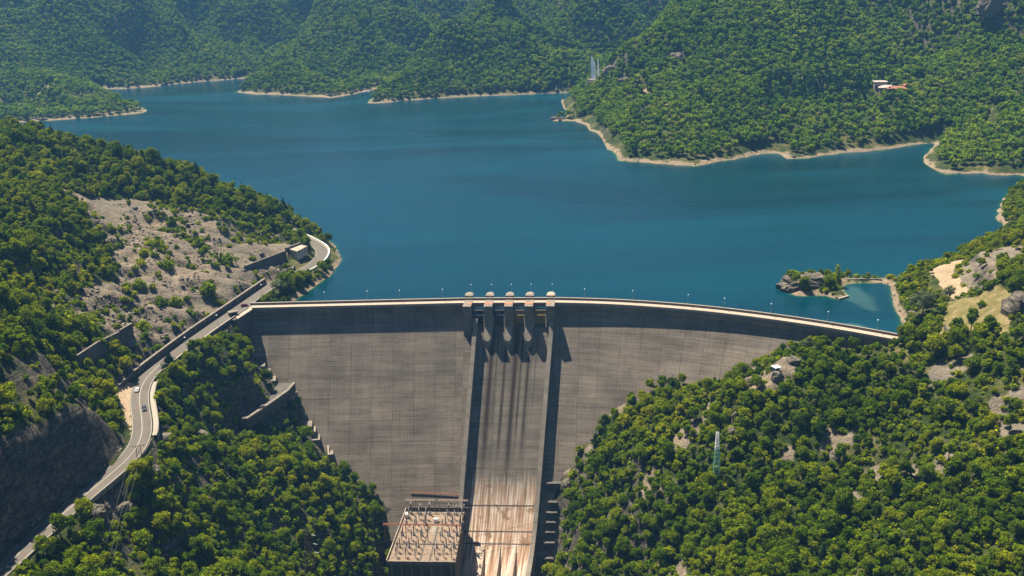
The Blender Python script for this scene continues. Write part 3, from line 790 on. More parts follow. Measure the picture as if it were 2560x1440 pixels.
m = MB(); m.add(V, Fs, UU); ch = m.build('spillway_chute', M['chute'], dam)
ca = ch.data.color_attributes.new('stain', 'FLOAT_COLOR', 'POINT'); ca.data.foreach_set('color', np.array(stain, np.float32).reshape(-1))
# side walls of the chute
def side(t, sgn):
    rings = []
    for s in [5.5]+[q for q in ss if q > 7]:
        z = floor_z(s); h = 7.2-.02*max(0, s-40)
        o = 2.3*sgn
        rings.append([SP(t, s, z-14), SP(t, s, z-14, o), SP(t, s, z+h, o), SP(t, s, z+h)])
    m = MB(); m.loft(rings if sgn > 0 else [r_[::-1] for r_ in rings]); return m.build('chute_side_wall', M['conc2'], dam)
side(0.055, -1); side(.945, 1)
# closed concrete body below the chute floor between the wings
m = MB(); rings = []
for s in ss:
    z = floor_z(s)-.3
    rings.append([SP(0.0, s, z), SP(1.0, s, z), SP(1.0, s, -135), SP(0.0, s, -135)])
m.loft(rings); m.build('spillway_body', M['concdk'], dam)
# wedge-shaped flow splitters on the flip bucket
for k, t in enumerate((.16, .36, .555, .75, .93)):
    m = MB(); rings = []
    for s, w, h in ((73, .008, .15), (80, .028, 2.0), (88, .048, 4.0), (104, .07, 6.5)):
        z = floor_z(s); rings.append([SP(t-w, s, z-.3), SP(t-w*.55, s, z+h), SP(t+w*.55, s, z+h), SP(t+w, s, z-.3)])
    m.loft(rings); m.build('flow_splitter', M['walk'], dam)
# cross joints on the apron
for s in (59.5, 68, 72.5):
    m = MB(); z = floor_z(s); a = SP(.06, s, z+.03); b = SP(.94, s, z+.03); a2 = SP(.06, s+.45, floor_z(s+.45)+.03); b2 = SP(.94, s+.45, floor_z(s+.45)+.03); m.add([a, b, b2, a2], [(0, 3, 2, 1)]); m.build('apron_joint', M['concdk'], dam)

# piers between the gates
PT = [1166, 1219, 1270, 1321, 1375]; PU = []
for px in PT:
    p = PZ(px, 768, CREST+.3)[:2]; PU.append((p-A_L1)@dm)
def P3(u, s, z): p = A_L1+dm*u+NM*s; return (p[0], p[1], z)
for k, u in enumerate(PU):
    m = MB(); w = 2.3
    if k in (0, 4): m.loft([[P3(u-w, -6.4, z), P3(u+w, -6.4, z), P3(u+w, 6.3, z), P3(u-w, 6.3, z)] for z in (CREST+.35, -16.5)])
    else: m.loft([[P3(u-w, -6.4, z), P3(u+w, -6.4, z), P3(u+w, 6.3, z), P3(u-w, 6.3, z)] for z in (CREST+.35, -7.0)])
    pier = m.build('spillway_pier', M['conc'], dam); bm_fix(pier)
    if k not in (0, 4):                             # round-nosed lower body with a sloping top
        m = MB(); up_ = []; lo_ = []; q_ = -.09
        out = [(-w, -2.0), (w, -2.0), (w, 6.2)]+[(w*math.cos(a), 8.6+(2.6)*math.sin(a)) for a in np.linspace(0, math.pi, 9)]+[(-w, 6.2)]
        for du, s_ in out:
            p_ = P3(u+du*.97+q_*max(0, s_-6), s_, 0); zt = -6.2-max(0, s_-6.0)*1.43; up_.append((p_[0], p_[1], zt if s_ > 6 else -6.2)); lo_.append((p_[0], p_[1], -32))
        m.loft([up_, lo_]); o_n = m.build('pier_nose', M['conc2'], pier); bm_fix(o_n)
    # orange hatch plates on the pier head
    for du in ((1.1,) if k == 0 else (-1.1,) if k == 4 else (-1.15, 1.15)):
        m = MB(); m.box(P3(u+du, 1.6, CREST+.36), (1.9, 2.6, .12), dm); m.build('hatch_cover', M['orange'], pier)
    # gate tower on the lake side: flat front, round back, shallow domed roof
    hk = MB(); ringv = []
    def dring(r_, z, f=0.0):
        out = [P3(u-r_, -6.3+f, z), P3(u+r_, -6.3+f, z)]
        for a in range(0, 9):
            th = math.pi*a/8; out.append(P3(u+r_*math.cos(th), -9.8-r_*1.1*math.sin(th), z))
        return out
    hk.loft([dring(2.1, CREST-8), dring(2.1, CREST+2.0)]); tower = hk.build('gate_tower', M['parapet'], dam)
    hk = MB(); hk.loft([dring(2.3, CREST+2.0, .15), dring(2.3, CREST+2.3, .15), dring(1.7, CREST+2.75, -.7), dring(.6, CREST+2.95, -1.8)]); hk.build('tower_roof', M['walk'] if k == 4 else M['conc2'], tower)
    hk = MB(); hk.box(P3(u, -6.22, CREST+.1), (1.5, .16, 1.7), dm); hk.build('tower_door', M['steel'], tower)
# gates, beams and hoist rods
for k in range(4):
    ua = PU[k]+2.2; ub = PU[k+1]-2.2; uc = (ua+ub)/2; W = ub-ua+.4
    m = MB(); rings = []
    for z, s in ((.95, 1.2), (-.5, 2.1), (-2.5, 2.75), (-4.5, 3.0), (-6.4, 2.8)):
        rings.append([P3(ua-.2, s-.25, z), P3(ub+.2, s-.25, z), P3(ub+.2, s, z), P3(ua-.2, s, z)])
    m.loft(rings); g = m.build('spillway_gate', M['gate'] if k > 1 else M['gate_shade'], dam)
    m = MB()
    for z, s in ((.7, 1.4), (-1.7, 2.75), (-4.3, 3.2), (-6.2, 3.1)): m.box(P3(uc, s+.15, z), (W-.4, .55, .28), dm)
    m.build('gate_girder', M['gate'] if k > 1 else M['gate_shade'], g)
    m = MB(); m.box(P3(uc, 1.3, 1.0), (W-.4, .6, .12), dm); m.build('gate_top_plate', M['kerb'], g)
    m = MB()
    for q in range(1, 8): 
        uu = ua+(ub-ua)*q/8; m.bar(P3(uu, 1.5, .9), P3(uu, 3.05, -2.5), .09); m.bar(P3(uu, 3.05, -2.5), P3(uu, 3.1, -6), .09)
    m.build('gate_stiffener', M['gate'] if k > 1 else M['gate_shade'], g)
    for sg, uu in ((1, ub-.5), (-1, ua+.5)):
        m = MB(); m.bar(P3(uu, 2.6, -5.4), P3(uu+sg*.3, 6.0, -7.4), .3); m.bar(P3(uu, 2.6, -1.2), P3(uu+sg*.3, 6.0, -7.4), .3); m.build('gate_arm', M['kerb'], g)
    m = MB(); m.box(P3(uc, .1, CREST-2.1), (W, .5, 1.9), dm); m.build('bridge_beam', M['parapet'], dam)
    m = MB(); m.box(P3(uc, -3.0, CREST-.6), (W, 5.6, .5), dm); m.build('bridge_deck', M['conc'], dam)
    m = MB(); m.box(P3(uc, 1.2, -10.9), (W, 5.5, 4.3), dm); m.build('gate_sill', M['concdk'], dam)
# ------------------------------------------------------------------ vegetation
def foliage(name, cols, trans=.3):
    m = bpy.data.materials.new(name); m.use_nodes = True; nt = m.node_tree; nt.nodes.clear()
    out = nt.nodes.new('ShaderNodeOutputMaterial'); oi = nt.nodes.new('ShaderNodeObjectInfo')
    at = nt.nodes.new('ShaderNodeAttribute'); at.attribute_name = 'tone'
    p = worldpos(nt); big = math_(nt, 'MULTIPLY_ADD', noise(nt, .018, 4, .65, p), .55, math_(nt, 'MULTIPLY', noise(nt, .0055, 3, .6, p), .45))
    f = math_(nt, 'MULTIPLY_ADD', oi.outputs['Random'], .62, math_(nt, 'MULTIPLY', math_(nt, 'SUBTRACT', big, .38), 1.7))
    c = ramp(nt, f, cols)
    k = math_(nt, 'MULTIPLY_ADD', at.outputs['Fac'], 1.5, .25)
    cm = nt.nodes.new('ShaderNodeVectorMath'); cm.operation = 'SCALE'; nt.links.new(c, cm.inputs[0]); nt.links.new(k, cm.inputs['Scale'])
    d = nt.nodes.new('ShaderNodeBsdfDiffuse'); t = nt.nodes.new('ShaderNodeBsdfTranslucent'); mx_ = nt.nodes.new('ShaderNodeMixShader')
    nt.links.new(cm.outputs[0], d.inputs[0])
    tc = nt.nodes.new('ShaderNodeVectorMath'); tc.operation = 'MULTIPLY'; nt.links.new(cm.outputs[0], tc.inputs[0]); tc.inputs[1].default_value = (1.5, 1.35, .5)
    nt.links.new(tc.outputs[0], t.inputs[0])
    mx_.inputs[0].default_value = trans; nt.links.new(d.outputs[0], mx_.inputs[1]); nt.links.new(t.outputs[0], mx_.inputs[2]); nt.links.new(mx_.outputs[0], out.inputs[0])
    return m
M['leaf'] = foliage('broadleaf_foliage', [(0.0, (.034, .075, .003)), (.3, (.086, .148, .003)), (.6, (.165, .225, .004)), (.85, (.235, .27, .005)), (1.0, (.30, .30, .009))])
M['leaf_far'] = foliage('distant_broadleaf_foliage', [(0.0, (.034, .095, .007)), (.35, (.092, .175, .008)), (.65, (.165, .25, .010)), (1.0, (.235, .29, .014))], .2)  # far leaves lightened: some of the distance haze is in their colour
M['needle'] = foliage('conifer_foliage', [(0.0, (.012, .032, .014)), (.5, (.022, .050, .018)), (1.0, (.045, .080, .022))], .12)
M['willow'] = foliage('silvery_willow_foliage', [(0.0, (.10, .13, .06)), (.5, (.14, .17, .075)), (1.0, (.18, .20, .09))], .25)

def leaf_mesh(name, blobs, nleaf, size, material, seed, core=True, flat=.0):
    r_ = np.random.default_rng(seed); V = []; Fc = []; T = []
    tot = sum(b[3]**2 for b in blobs)
    for (x, y, z, rad, tn) in blobs:
        n = max(6, int(nleaf*rad*rad/tot))
        for _ in range(n):
            d = r_.normal(size=3); d[2] = d[2]*.9+.18; d /= np.linalg.norm(d)
            rr = rad*r_.uniform(.66, 1.26); c = np.array([x, y, z])+d*rr*np.array([1, 1, .85])
            nn = d+r_.normal(size=3)*.55; nn /= np.linalg.norm(nn)
            a = np.cross(nn, [0, 0, 1.0]) if abs(nn[2]) < .95 else np.cross(nn, [1.0, 0, 0]); a /= np.linalg.norm(a); b = np.cross(nn, a)
            th = r_.uniform(0, 6.28); a, b = a*math.cos(th)+b*math.sin(th), b*math.cos(th)-a*math.sin(th)
            s = size*r_.uniform(.5, 1.3); k = len(V)
            V += [tuple(c-a*s*.55), tuple(c+b*s*.42+nn*s*.1), tuple(c+a*s*.6), tuple(c-b*s*.42+nn*s*.1)]
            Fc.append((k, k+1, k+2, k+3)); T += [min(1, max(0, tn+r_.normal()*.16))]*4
        if core:
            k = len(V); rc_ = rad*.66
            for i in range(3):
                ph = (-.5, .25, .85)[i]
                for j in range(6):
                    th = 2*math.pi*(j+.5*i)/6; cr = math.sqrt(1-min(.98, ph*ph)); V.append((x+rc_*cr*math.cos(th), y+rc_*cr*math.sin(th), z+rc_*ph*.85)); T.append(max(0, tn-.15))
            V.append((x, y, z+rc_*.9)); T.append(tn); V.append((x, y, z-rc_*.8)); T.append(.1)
            for i in range(2):
                for j in range(6): a_, b_ = k+i*6+j, k+i*6+(j+1) % 6; Fc.append((a_, b_, b_+6, a_+6))
            for j in range(6): Fc.append((k+12+j, k+12+(j+1) % 6, k+18)); Fc.append((k+(j+1) % 6, k+j, k+19))
    me = bpy.data.meshes.new(name); me.from_pydata(V, [], Fc); me.materials.append(material)
    a_ = me.attributes.new('tone', 'FLOAT', 'POINT'); a_.data.foreach_set('value', np.array(T, np.float32)); me.update()
    return me
def broad_blobs(seed, n, h=8.0, r=3.2, open_=0.0):
    r_ = np.random.default_rng(seed); B = [(0, 0, h*.62, r*.62, .45)]
    for k in range(n):
        th = k*2.4+r_.uniform(-.4, .4); el = r_.uniform(-.35, 1.0); rr = r*(.54+open_)*math.sqrt(max(.05, 1-max(0, el)**2*.8))*r_.uniform(.65, 1.3)
        B.append((rr*math.cos(th), rr*math.sin(th), h*.6+el*h*.30, r*r_.uniform(.24, .47), .35+.3*r_.random()))
    return B
def conifer_blobs(seed, h=11.0, r=2.0):
    r_ = np.random.default_rng(seed); B = []
    for k in range(8):
        t = k/7; rad = r*(1-t)*.62+.3
        for j in range(3 if t < .7 else 1):
            th = r_.uniform(0, 6.28); o = r*(1-t)*.45; B.append((o*math.cos(th), o*math.sin(th), h*(.16+.82*t), rad, .35+.3*r_.random()))
    return B
def trunk_mesh(name, seed, h, r, n=4):
    r_ = np.random.default_rng(seed); m = MB()
    m.bar((0, 0, -1.2), (.1, 0, h*.5), r*1.25, 6, r*.7)
    for k in range(n):
        th = k*2.4+r_.uniform(0, 1); q = r_.uniform(.9, 2.0)*h/8; m.bar((.1*.7, 0, h*(.28+.06*k)), (q*math.cos(th), q*math.sin(th), h*(.55+.06*k)), r*.55, 4, r*.2)
    o = m.build(name, M['bark']); me = o.data; bpy.data.objects.remove(o); return me
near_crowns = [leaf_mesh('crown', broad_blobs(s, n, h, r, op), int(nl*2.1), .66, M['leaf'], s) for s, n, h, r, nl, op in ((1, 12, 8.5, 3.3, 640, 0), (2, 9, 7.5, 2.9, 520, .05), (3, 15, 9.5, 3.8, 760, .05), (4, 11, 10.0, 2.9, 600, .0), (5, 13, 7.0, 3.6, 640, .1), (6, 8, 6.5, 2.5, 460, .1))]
near_trunks = [trunk_mesh('trunk', s+10, h, .22) for s, h in ((1, 8.5), (2, 7.5), (3, 9.5), (4, 10), (5, 7), (6, 6.5))]
coni_crowns = [leaf_mesh('crown', conifer_blobs(s, h, r), 620, .62, M['needle'], s) for s, h, r in ((21, 11, 2.1), (22, 13, 2.4))]
coni_trunks = [trunk_mesh('trunk', s, h, .2, 0) for s, h in ((31, 14), (32, 16))]
bush_crowns = [leaf_mesh('crown', [(0, 0, 1.0, 1.1, .5), (.9, .2, .9, .8, .5), (-.7, .6, .8, .8, .45), (.1, -.8, .9, .85, .55), (.2, .3, 1.8, .7, .6)][:n], 150, .6, M['leaf'], 40+n) for n in (5, 4, 3)]
far_crowns = [leaf_mesh('crown', broad_blobs(s, n, 8, 3.3, .05), 170, 1.25, M['leaf_far'], s) for s, n in ((51, 5), (52, 6), (53, 4), (54, 5))]
far_coni = [leaf_mesh('crown', conifer_blobs(s, 14, 2.6)[::2], 120, 1.3, M['needle'], s) for s in (61,)]

def proto_collection(name, meshes):
    c = bpy.data.collections.new(name)
    for i, me_ in enumerate(meshes):
        o = bpy.data.objects.new('%s_%02d' % (name, i), me_); c.objects.link(o)
    return c
def scatter(name, label, P, S, RZ, IDX, coll, mats):
    me_ = bpy.data.meshes.new(name); me_.from_pydata(P.tolist(), [], [])
    for nm, ty, arr in (('sz', 'FLOAT', S), ('rz', 'FLOAT', RZ), ('ix', 'INT', IDX)):
        a = me_.attributes.new(nm, ty, 'POINT'); a.data.foreach_set('value', np.asarray(arr, np.float32 if ty == 'FLOAT' else np.int32))
    o = bpy.data.objects.new(name, me_); COL.objects.link(o); tag(o, label, kind='stuff')
    g = bpy.data.node_groups.new(name+'_scatter', 'GeometryNodeTree')
    g.interface.new_socket('Geometry', in_out='INPUT', socket_type='NodeSocketGeometry'); g.interface.new_socket('Geometry', in_out='OUTPUT', socket_type='NodeSocketGeometry')
    gi = g.nodes.new('NodeGroupInput'); go = g.nodes.new('NodeGroupOutput'); ip = g.nodes.new('GeometryNodeInstanceOnPoints')
    ci = g.nodes.new('GeometryNodeCollectionInfo'); ci.inputs['Collection'].default_value = coll; ci.inputs['Separate Children'].default_value = True; ci.inputs['Reset Children'].default_value = True
    ip.inputs['Pick Instance'].default_value = True
    def attr(nm, ty):
        n = g.nodes.new('GeometryNodeInputNamedAttribute'); n.data_type = ty; n.inputs['Name'].default_value = nm
        return [s for s in n.outputs if s.enabled and s.name == 'Attribute'][0]
    g.links.new(gi.outputs[0], ip.inputs['Points']); g.links.new(ci.outputs[0], ip.inputs['Instance'])
    g.links.new(attr('ix', 'INT'), ip.inputs['Instance Index'])
    cx = g.nodes.new('ShaderNodeCombineXYZ'); g.links.new(attr('rz', 'FLOAT'), cx.inputs['Z']); er = g.nodes.new('FunctionNodeEulerToRotation'); g.links.new(cx.outputs[0], er.inputs[0]); g.links.new(er.outputs[0], ip.inputs['Rotation'])
    g.links.new(attr('sz', 'FLOAT'), ip.inputs['Scale']); g.links.new(ip.outputs[0], go.inputs[0])
    md = o.modifiers.new('scatter', 'NODES'); md.node_group = g
    return o

def candidates(x0, x1, y0, y1, sp):
    X, Y = np.meshgrid(np.arange(x0, x1, sp), np.arange(y0, y1, sp*.9)); X = X+((np.arange(X.shape[0]) % 2)*sp*.5)[:, None]
    X = X+rng.uniform(-.42, .42, X.shape)*sp; Y = Y+rng.uniform(-.42, .42, Y.shape)*sp
    X = X.ravel(); Y = Y.ravel()
    Z = ground(X, Y); px, py, dep = proj(np.stack([X, Y, Z], 1))
    k = (px > -480) & (px < 3040) & (py > -90) & (py < 1640)
    return X[k], Y[k], Z[k], px[k], py[k], dep[k]
def blocked(X, Y, Z, margin=3.5, hgt=1.0):
    b = in_poly(X, Y, WPOLY) | (seg_dist(X, Y, WPOLY[:len(shore)]) < margin)
    b |= seg_dist(X, Y, ROAD[::2]) < HW+3.2
    fz, s, k = face_z(X, Y); end = (k == 0) | (k == len(ALLAX)-1)
    b |= (~end) & (s > -12) & (s < 100) & (Z < fz+.6) & (Y < 600) & (Y > 380)
    b |= (~end) & (s > -12) & (s < 4)
    for P_, mz in ((PAVE_PX, 7.7), (SHOULDER_PX, 4.5)): b |= in_poly(X, Y, np.array([PZ(a, c, mz)[:2] for a, c in P_]))
    return b
KEEPOUT = []                                       # ground discs (x,y,r) kept free for things
def keep(p, r_): KEEPOUT.append((p[0], p[1], r_))
# ------------------------------------------------------------------ places of the smaller things (needed before planting)
# river-side constructions, defined once
YARD_Z = -86.0
yA = PZ(1018, 1272, YARD_Z)[:2]; yB = PZ(1160, 1276, YARD_Z)[:2]; yC = PZ(1138, 1408, YARD_Z)[:2]; yD = PZ(968, 1406, YARD_Z)[:2]
for q in (yA, yB, yC, yD, (yA+yC)/2, (yD+yC)/2): keep(q, 9)
SP0 = [SP(0.5, s, 0) for s in (10, 30, 50, 70, 90, 110)]
for q in SP0: keep(q, 27)
keep(PZ(735, 640, 7), 9); keep(PZ(700, 652, 7), 7)
MON = PZ(1490, 208, 30); keep(MON, 15); keep(MON+np.array([2, -14, 0]), 11)
HOUSE = PZ(2215, 222, 40); keep(HOUSE, 15)
HOUSE = np.array([HOUSE[0], HOUSE[1], gz(HOUSE[0], HOUSE[1])])
keep(HOUSE+np.array([6, -6, 0]), 10); keep(HOUSE+np.array([-6, 8, 0]), 8)
BOOTH = PZ(1940, 927, -5); keep(BOOTH, 6)
PYL = PZ(1790, 1205, -35); keep(PYL, 4)
PYL2 = PZ(775, 1460, -80); keep(PYL2, 5)
def hit_ground(px, py, off=0.0):
    d = ray(px, py); t = np.arange(250, 2300, 1.0); P = CAM+d*t[:, None]
    g = ground(P[:, 0], P[:, 1]); i = np.where(P[:, 2] <= g+off)[0]
    return P[i[0]] if len(i) else P[-1]
for x_, y_, r_ in ((352, 1163, 3), (738, 960, 6), (715, 985, 7), (690, 1005, 7), (655, 1030, 7), (620, 1050, 6), (585, 1095, 5), (700, 1030, 5), (660, 1060, 5), (2360, 700, 6), (2340, 705, 5), (2390, 740, 6), (2360, 730, 5), (2400, 760, 5), (2385, 690, 5), (2370, 745, 6), (2400, 750, 6), (2392, 778, 5), (2410, 765, 5), (2350, 720, 5), (750, 650, 6), (735, 655, 6), (765, 635, 5), (200, 1262, 6), (180, 1275, 5), (215, 1240, 4), (250, 900, 5), (300, 875, 6), (325, 850, 5), (220, 915, 4), (640, 672, 5), (670, 665, 5), (2306, 790, 6), (700, 738, 4), (235, 1285, 5), (268, 1278, 4), (1940, 945, 5), (1965, 905, 5), (1868, 968, 3), (1838, 1060, 3), (585, 792, 5), (2545, 790, 5), (1690, 150, 8), (1525, 178, 9), (1560, 205, 7), (2490, 12, 14)):
    keep(hit_ground(x_, y_), r_)
for fp_ in ((655, 905), (668, 925), (680, 945), (692, 962), (765, 1056), (780, 1075), (790, 1092), (828, 1132), (1386, 1205), (1379, 1252), (1377, 1290), (1375, 1320), (1371, 1353), (1369, 1392)):
    keep(face_hit(*fp_)+np.array([0, -4, 0]), 7.5)
# ------------------------------------------------------------------ planting
X, Y, Z, px, py, dep = candidates(-430, 480, 240, 800, 3.7)
bl = blocked(X, Y, Z)
scr, veg, clr, cut, crr = region_masks(X, Y)
dens = np.where(fbm(X/19, Y/19, 301, 3) > .38, 1.0, .35)
bare = (fbm(X/13, Y/17, 90, 3) > .70) & (X > 20) & (Y < 560)
dens = np.where(bare, .22, dens); spit = (X > 165) & (Y < 700) & (Z < 3.2) & (Z > -1); dens = np.where(spit, .12, dens)
gxs_, gys_ = ground(X+2, Y)-ground(X-2, Y), ground(X, Y+2)-ground(X, Y-2); slp = np.hypot(gxs_, gys_)/4
dens = np.where(slp > 2.6, dens*.35, dens)
roadl = seg_dist(X, Y, ROAD[::2])
leftcliff = (X < -120) & (Y < 405) & (Z > 4.5) & (slp > .9); dens = np.where(leftcliff, .03, dens)
dens = np.where(scr, np.where(veg, .7, .05), dens); dens = np.where(clr, .02, dens); dens = np.where(cut, .04, dens); dens = np.where(crr, .12, dens)
for r_ in MEADOW: dens = np.where(in_poly(X, Y, r_), .02, dens)
kp = np.zeros(X.shape, bool)
for x, y, r_ in KEEPOUT: kp |= (X-x)**2+(Y-y)**2 < r_*r_
strip_open = ((px > 270) & (px < 370) & (py > 1330)); dens = np.where(strip_open, dens*.35, dens)
keepm = (~bl) & (~kp) & (rng.random(X.shape) < dens)
trk = (px > 2225) & (px < 2440) & (py > 650) & (py < 800); keepm &= ~(trk & (rng.random(X.shape) < .5))
X, Y, Z, px, py, dep = [a[keepm] for a in (X, Y, Z, px, py, dep)]; scr = scr[keepm]; veg = veg[keepm]; slp = slp[keepm]; clr = clr[keepm]
track = (px > 2225) & (px < 2440) & (py > 640) & (py < 830)
size = (.42+.72*rng.random(X.shape)**1.5)*np.where(track, .62, 1)*np.where(scr, .58, 1)*np.where(fbm(X/40, Y/40, 77, 2) > .5, 1.06, .86)
kindi = rng.integers(0, 6, X.shape)
con = (rng.random(X.shape) < np.where((X < -60) & (Y < 560), .10, .04)) | ((X < -150) & (Y > 650) & (rng.random(X.shape) < .16))
shade_order = np.argsort(dep/size)
inpic = (px > 15) & (px < 2545) & (py > 20) & (py < 1432)
ind = np.zeros(X.shape, bool); got = 0
for k in shade_order:
    if inpic[k] and not scr[k] and got < 300 and not con[k]: ind[k] = True; got += 1
coneind = np.zeros(X.shape, bool); got = 0
for k in shade_order:
    if inpic[k] and con[k] and got < 46: coneind[k] = True; got += 1
REG = [(lambda x, y, p, q: p < 560 and q > 1080, 'broadleaf tree on the steep bank below the road at the lower left', 'broadleaf trees below the left road'),
       (lambda x, y, p, q: p < 420 and x < -140, 'broadleaf tree in the dense wood above the cliff left of the road', 'broadleaf trees above the left cliff'),
       (lambda x, y, p, q: p < 760 and q <= 1080, 'broadleaf tree on the wooded knoll between the road and the dam', 'broadleaf trees on the knoll by the dam'),
       (lambda x, y, p, q: p < 1000, 'broadleaf tree in the gorge wood left of the switchyard', 'broadleaf trees left of the switchyard'),
       (lambda x, y, p, q: p < 1750, 'broadleaf tree low on the right hillside beside the spillway', 'broadleaf trees beside the spillway'),
       (lambda x, y, p, q: p < 2150, 'broadleaf tree under the power lines below the lattice mast', 'broadleaf trees below the lattice mast'),
       (lambda x, y, p, q: q > 1200, 'broadleaf tree in the lower right corner of the dark hillside', 'broadleaf trees at the lower right'),
       (lambda x, y, p, q: True, 'broadleaf tree high on the right hillside under the power lines', 'broadleaf trees high on the right bank')]
def region(x, y, p, q):
    for f, l, g in REG:
        if f(x, y, p, q): return l, g
tree0 = []
for i in range(6):
    t = thing('broadleaf_tree', 'x', 'tree'); 
    for nm, me_ in (('crown', near_crowns[i]), ('trunk', near_trunks[i])):
        o = bpy.data.objects.new(nm, me_); COL.objects.link(o); o.parent = t
    tree0.append([t, False])
def put(bank, i, loc, rz, sc, label, group=None):
    t, used = bank[i]
    if not used:
        t.location = loc; t.rotation_euler = (0, 0, rz); t.scale = sc; t['label'] = label
        if group: t['group'] = group
        bank[i][1] = True; return t
    r_ = copy_thing(t, loc, rz, sc, label)
    if group: r_['group'] = group
    elif 'group' in r_.keys(): del r_['group']
    return r_
for k in np.where(ind)[0]:
    l, g = region(X[k], Y[k], px[k], py[k]); s = float(size[k])
    put(tree0, int(kindi[k]), (X[k], Y[k], Z[k]-.3), float(rng.uniform(0, 6.28)), (s, s, s*float(rng.uniform(.85, 1.15))), l, g)
con0 = []
for i in range(2):
    t = thing('conifer_tree', 'x', 'tree')
    for nm, me_ in (('crown', coni_crowns[i]), ('trunk', coni_trunks[i])):
        o = bpy.data.objects.new(nm, me_); COL.objects.link(o); o.parent = t
    con0.append([t, False])
for k in np.where(coneind)[0]:
    s = float(size[k])*.95
    l, g = ('dark conifer standing among the trees in the wood left of the dam', 'conifers left of the dam') if px[k] < 1200 else ('dark conifer standing among the trees on the right hillside', 'conifers on the right hillside')
    put(con0, int(kindi[k]) % 2, (X[k], Y[k], Z[k]-.3), 0.0, (s, s, s), l, g)
NEARC = proto_collection('near_tree_kind', near_crowns+coni_crowns+bush_crowns)
rest = ~(ind | coneind)
idx = np.where(con, 6+(kindi % 2), kindi)
bushy = scr & (rng.random(X.shape) < .6); idx = np.where(bushy, 8+kindi % 3, idx); size = np.where(bushy, size*2.2, size)
# shrubs filling the gaps between the trees
bx, by, bz, bpx, bpy_, bdep = candidates(-430, 480, 240, 800, 3.4)
gs0 = np.hypot(ground(bx+2, by)-ground(bx-2, by), ground(bx, by+2)-ground(bx, by-2))/4; bb = blocked(bx, by, bz, 2.5); s2, v2, c2, u2, r2_ = region_masks(bx, by)
bd = np.where(s2, np.where(v2, .6, .05), .75); bd = np.where(gs0 > 1.0, np.maximum(bd, .9), bd); bare2 = (fbm(bx/13, by/17, 90, 3) > .70) & (bx > 20) & (by < 560); bd = np.where(bare2, .25, bd); bd = np.where(c2, .03, bd); bd = np.where(u2, .05, bd); bd = np.where(r2_, .2, bd)
gs = np.hypot(ground(bx+2, by)-ground(bx-2, by), ground(bx, by+2)-ground(bx, by-2))/4
lc = (bx < -120) & (by < 405) & (bz > 4.5) & (gs > .9); bd = np.where(lc, .06, bd); bd = np.where(seg_dist(bx, by, ROAD[::2]) < HW+5, bd*.5, bd)
kb = np.zeros(bx.shape, bool)
for x, y, r_ in KEEPOUT: kb |= (bx-x)**2+(by-y)**2 < (r_*.92)**2
bk = (~bb) & (~kb) & (rng.random(bx.shape) < bd)
for side_, nm, lb in ((X < -20, 'left_bank_wood', 'dense green wood covering the left bank of the gorge'), (X >= -20, 'right_bank_wood', 'dense green wood covering the right bank of the gorge')):
    k = rest & side_; kb2 = bk & ((bx < -20) if nm.startswith('left') else (bx >= -20))
    P = np.vstack([np.stack([X[k], Y[k], Z[k]-.3], 1), np.stack([bx[kb2], by[kb2], bz[kb2]-.2], 1)])
    nb = int(kb2.sum())
    S = np.concatenate([size[k], rng.uniform(.6, 1.5, nb)]); I = np.concatenate([idx[k], rng.integers(8, 11, nb)])
    scatter(nm, lb, P, S, rng.uniform(0, 6.28, len(P)), I, NEARC, None)
    print(nm, len(P))
# steep faces get extra growth so that they are not bald
# far woods
FARC = proto_collection('far_tree_kind', far_crowns+far_coni)
fx, fy, fz_, fpx, fpy, fdep = candidates(-1240, 1340, 800, 2200, 5.6)
ex_c = candidates(-1240, 1340, 800, 2200, 5.0); es = np.hypot(ground(ex_c[0]+4, ex_c[1])-ground(ex_c[0]-4, ex_c[1]), ground(ex_c[0], ex_c[1]+4)-ground(ex_c[0], ex_c[1]-4))/8; ek = es > .55
fx, fy, fz_, fpx, fpy, fdep = [np.concatenate([a, b[ek]]) for a, b in zip((fx, fy, fz_, fpx, fpy, fdep), ex_c)]
fb = in_poly(fx, fy, WPOLY) | (seg_dist(fx, fy, WPOLY[:len(shore)]) < np.where(fx > 60, 5.5, 2.5)+7*vnoise(fx/16, fy/16, 8))
for P_, w_ in PATHS: fb |= seg_dist(fx, fy, np.array([PZ(*q)[:2] for q in P_])) < w_+2
for r_ in MEADOW: fb |= in_poly(fx, fy, r_)
for x, y, r_ in KEEPOUT: fb |= (fx-x)**2+(fy-y)**2 < r_*r_
crag = wpoly([(1520, 170, 48), (1560, 170, 44), (1600, 200, 38), (1640, 250, 31), (1690, 275, 27), (1640, 262, 29), (1590, 235, 33), (1525, 195, 40)])
fd = np.where(in_poly(fx, fy, crag), .6, 1.0); fd = np.where(fbm(fx/55, fy/55, 7, 3) > .36, fd, fd*.75)
fk = (~fb) & (rng.random(fx.shape) < fd)
fx, fy, fz_, fpx, fpy, fdep = [a[fk] for a in (fx, fy, fz_, fpx, fpy, fdep)]
darkc = ((fpx > 1900) & (fpx < 2230) & (fpy > 195) & (fpy < 260))
fi = np.where((rng.random(fx.shape) < np.where(darkc, .6, .015)), 4, rng.integers(0, 4, fx.shape))
fs = rng.uniform(.6, 1.3, fx.shape)
rm = (fx > 60) & (fy < 1400)
for nm, lb, k in (('mountain_wood', 'continuous broadleaf forest on the mountain right of the lake', rm), ('far_shore_wood', 'hazy continuous forest on the far hills beyond the lake', ~rm)):
    scatter(nm, lb, np.stack([fx[k], fy[k], fz_[k]-.5], 1), fs[k], rng.uniform(0, 6.28, int(k.sum())), fi[k], FARC, None); print(nm, int(k.sum()))
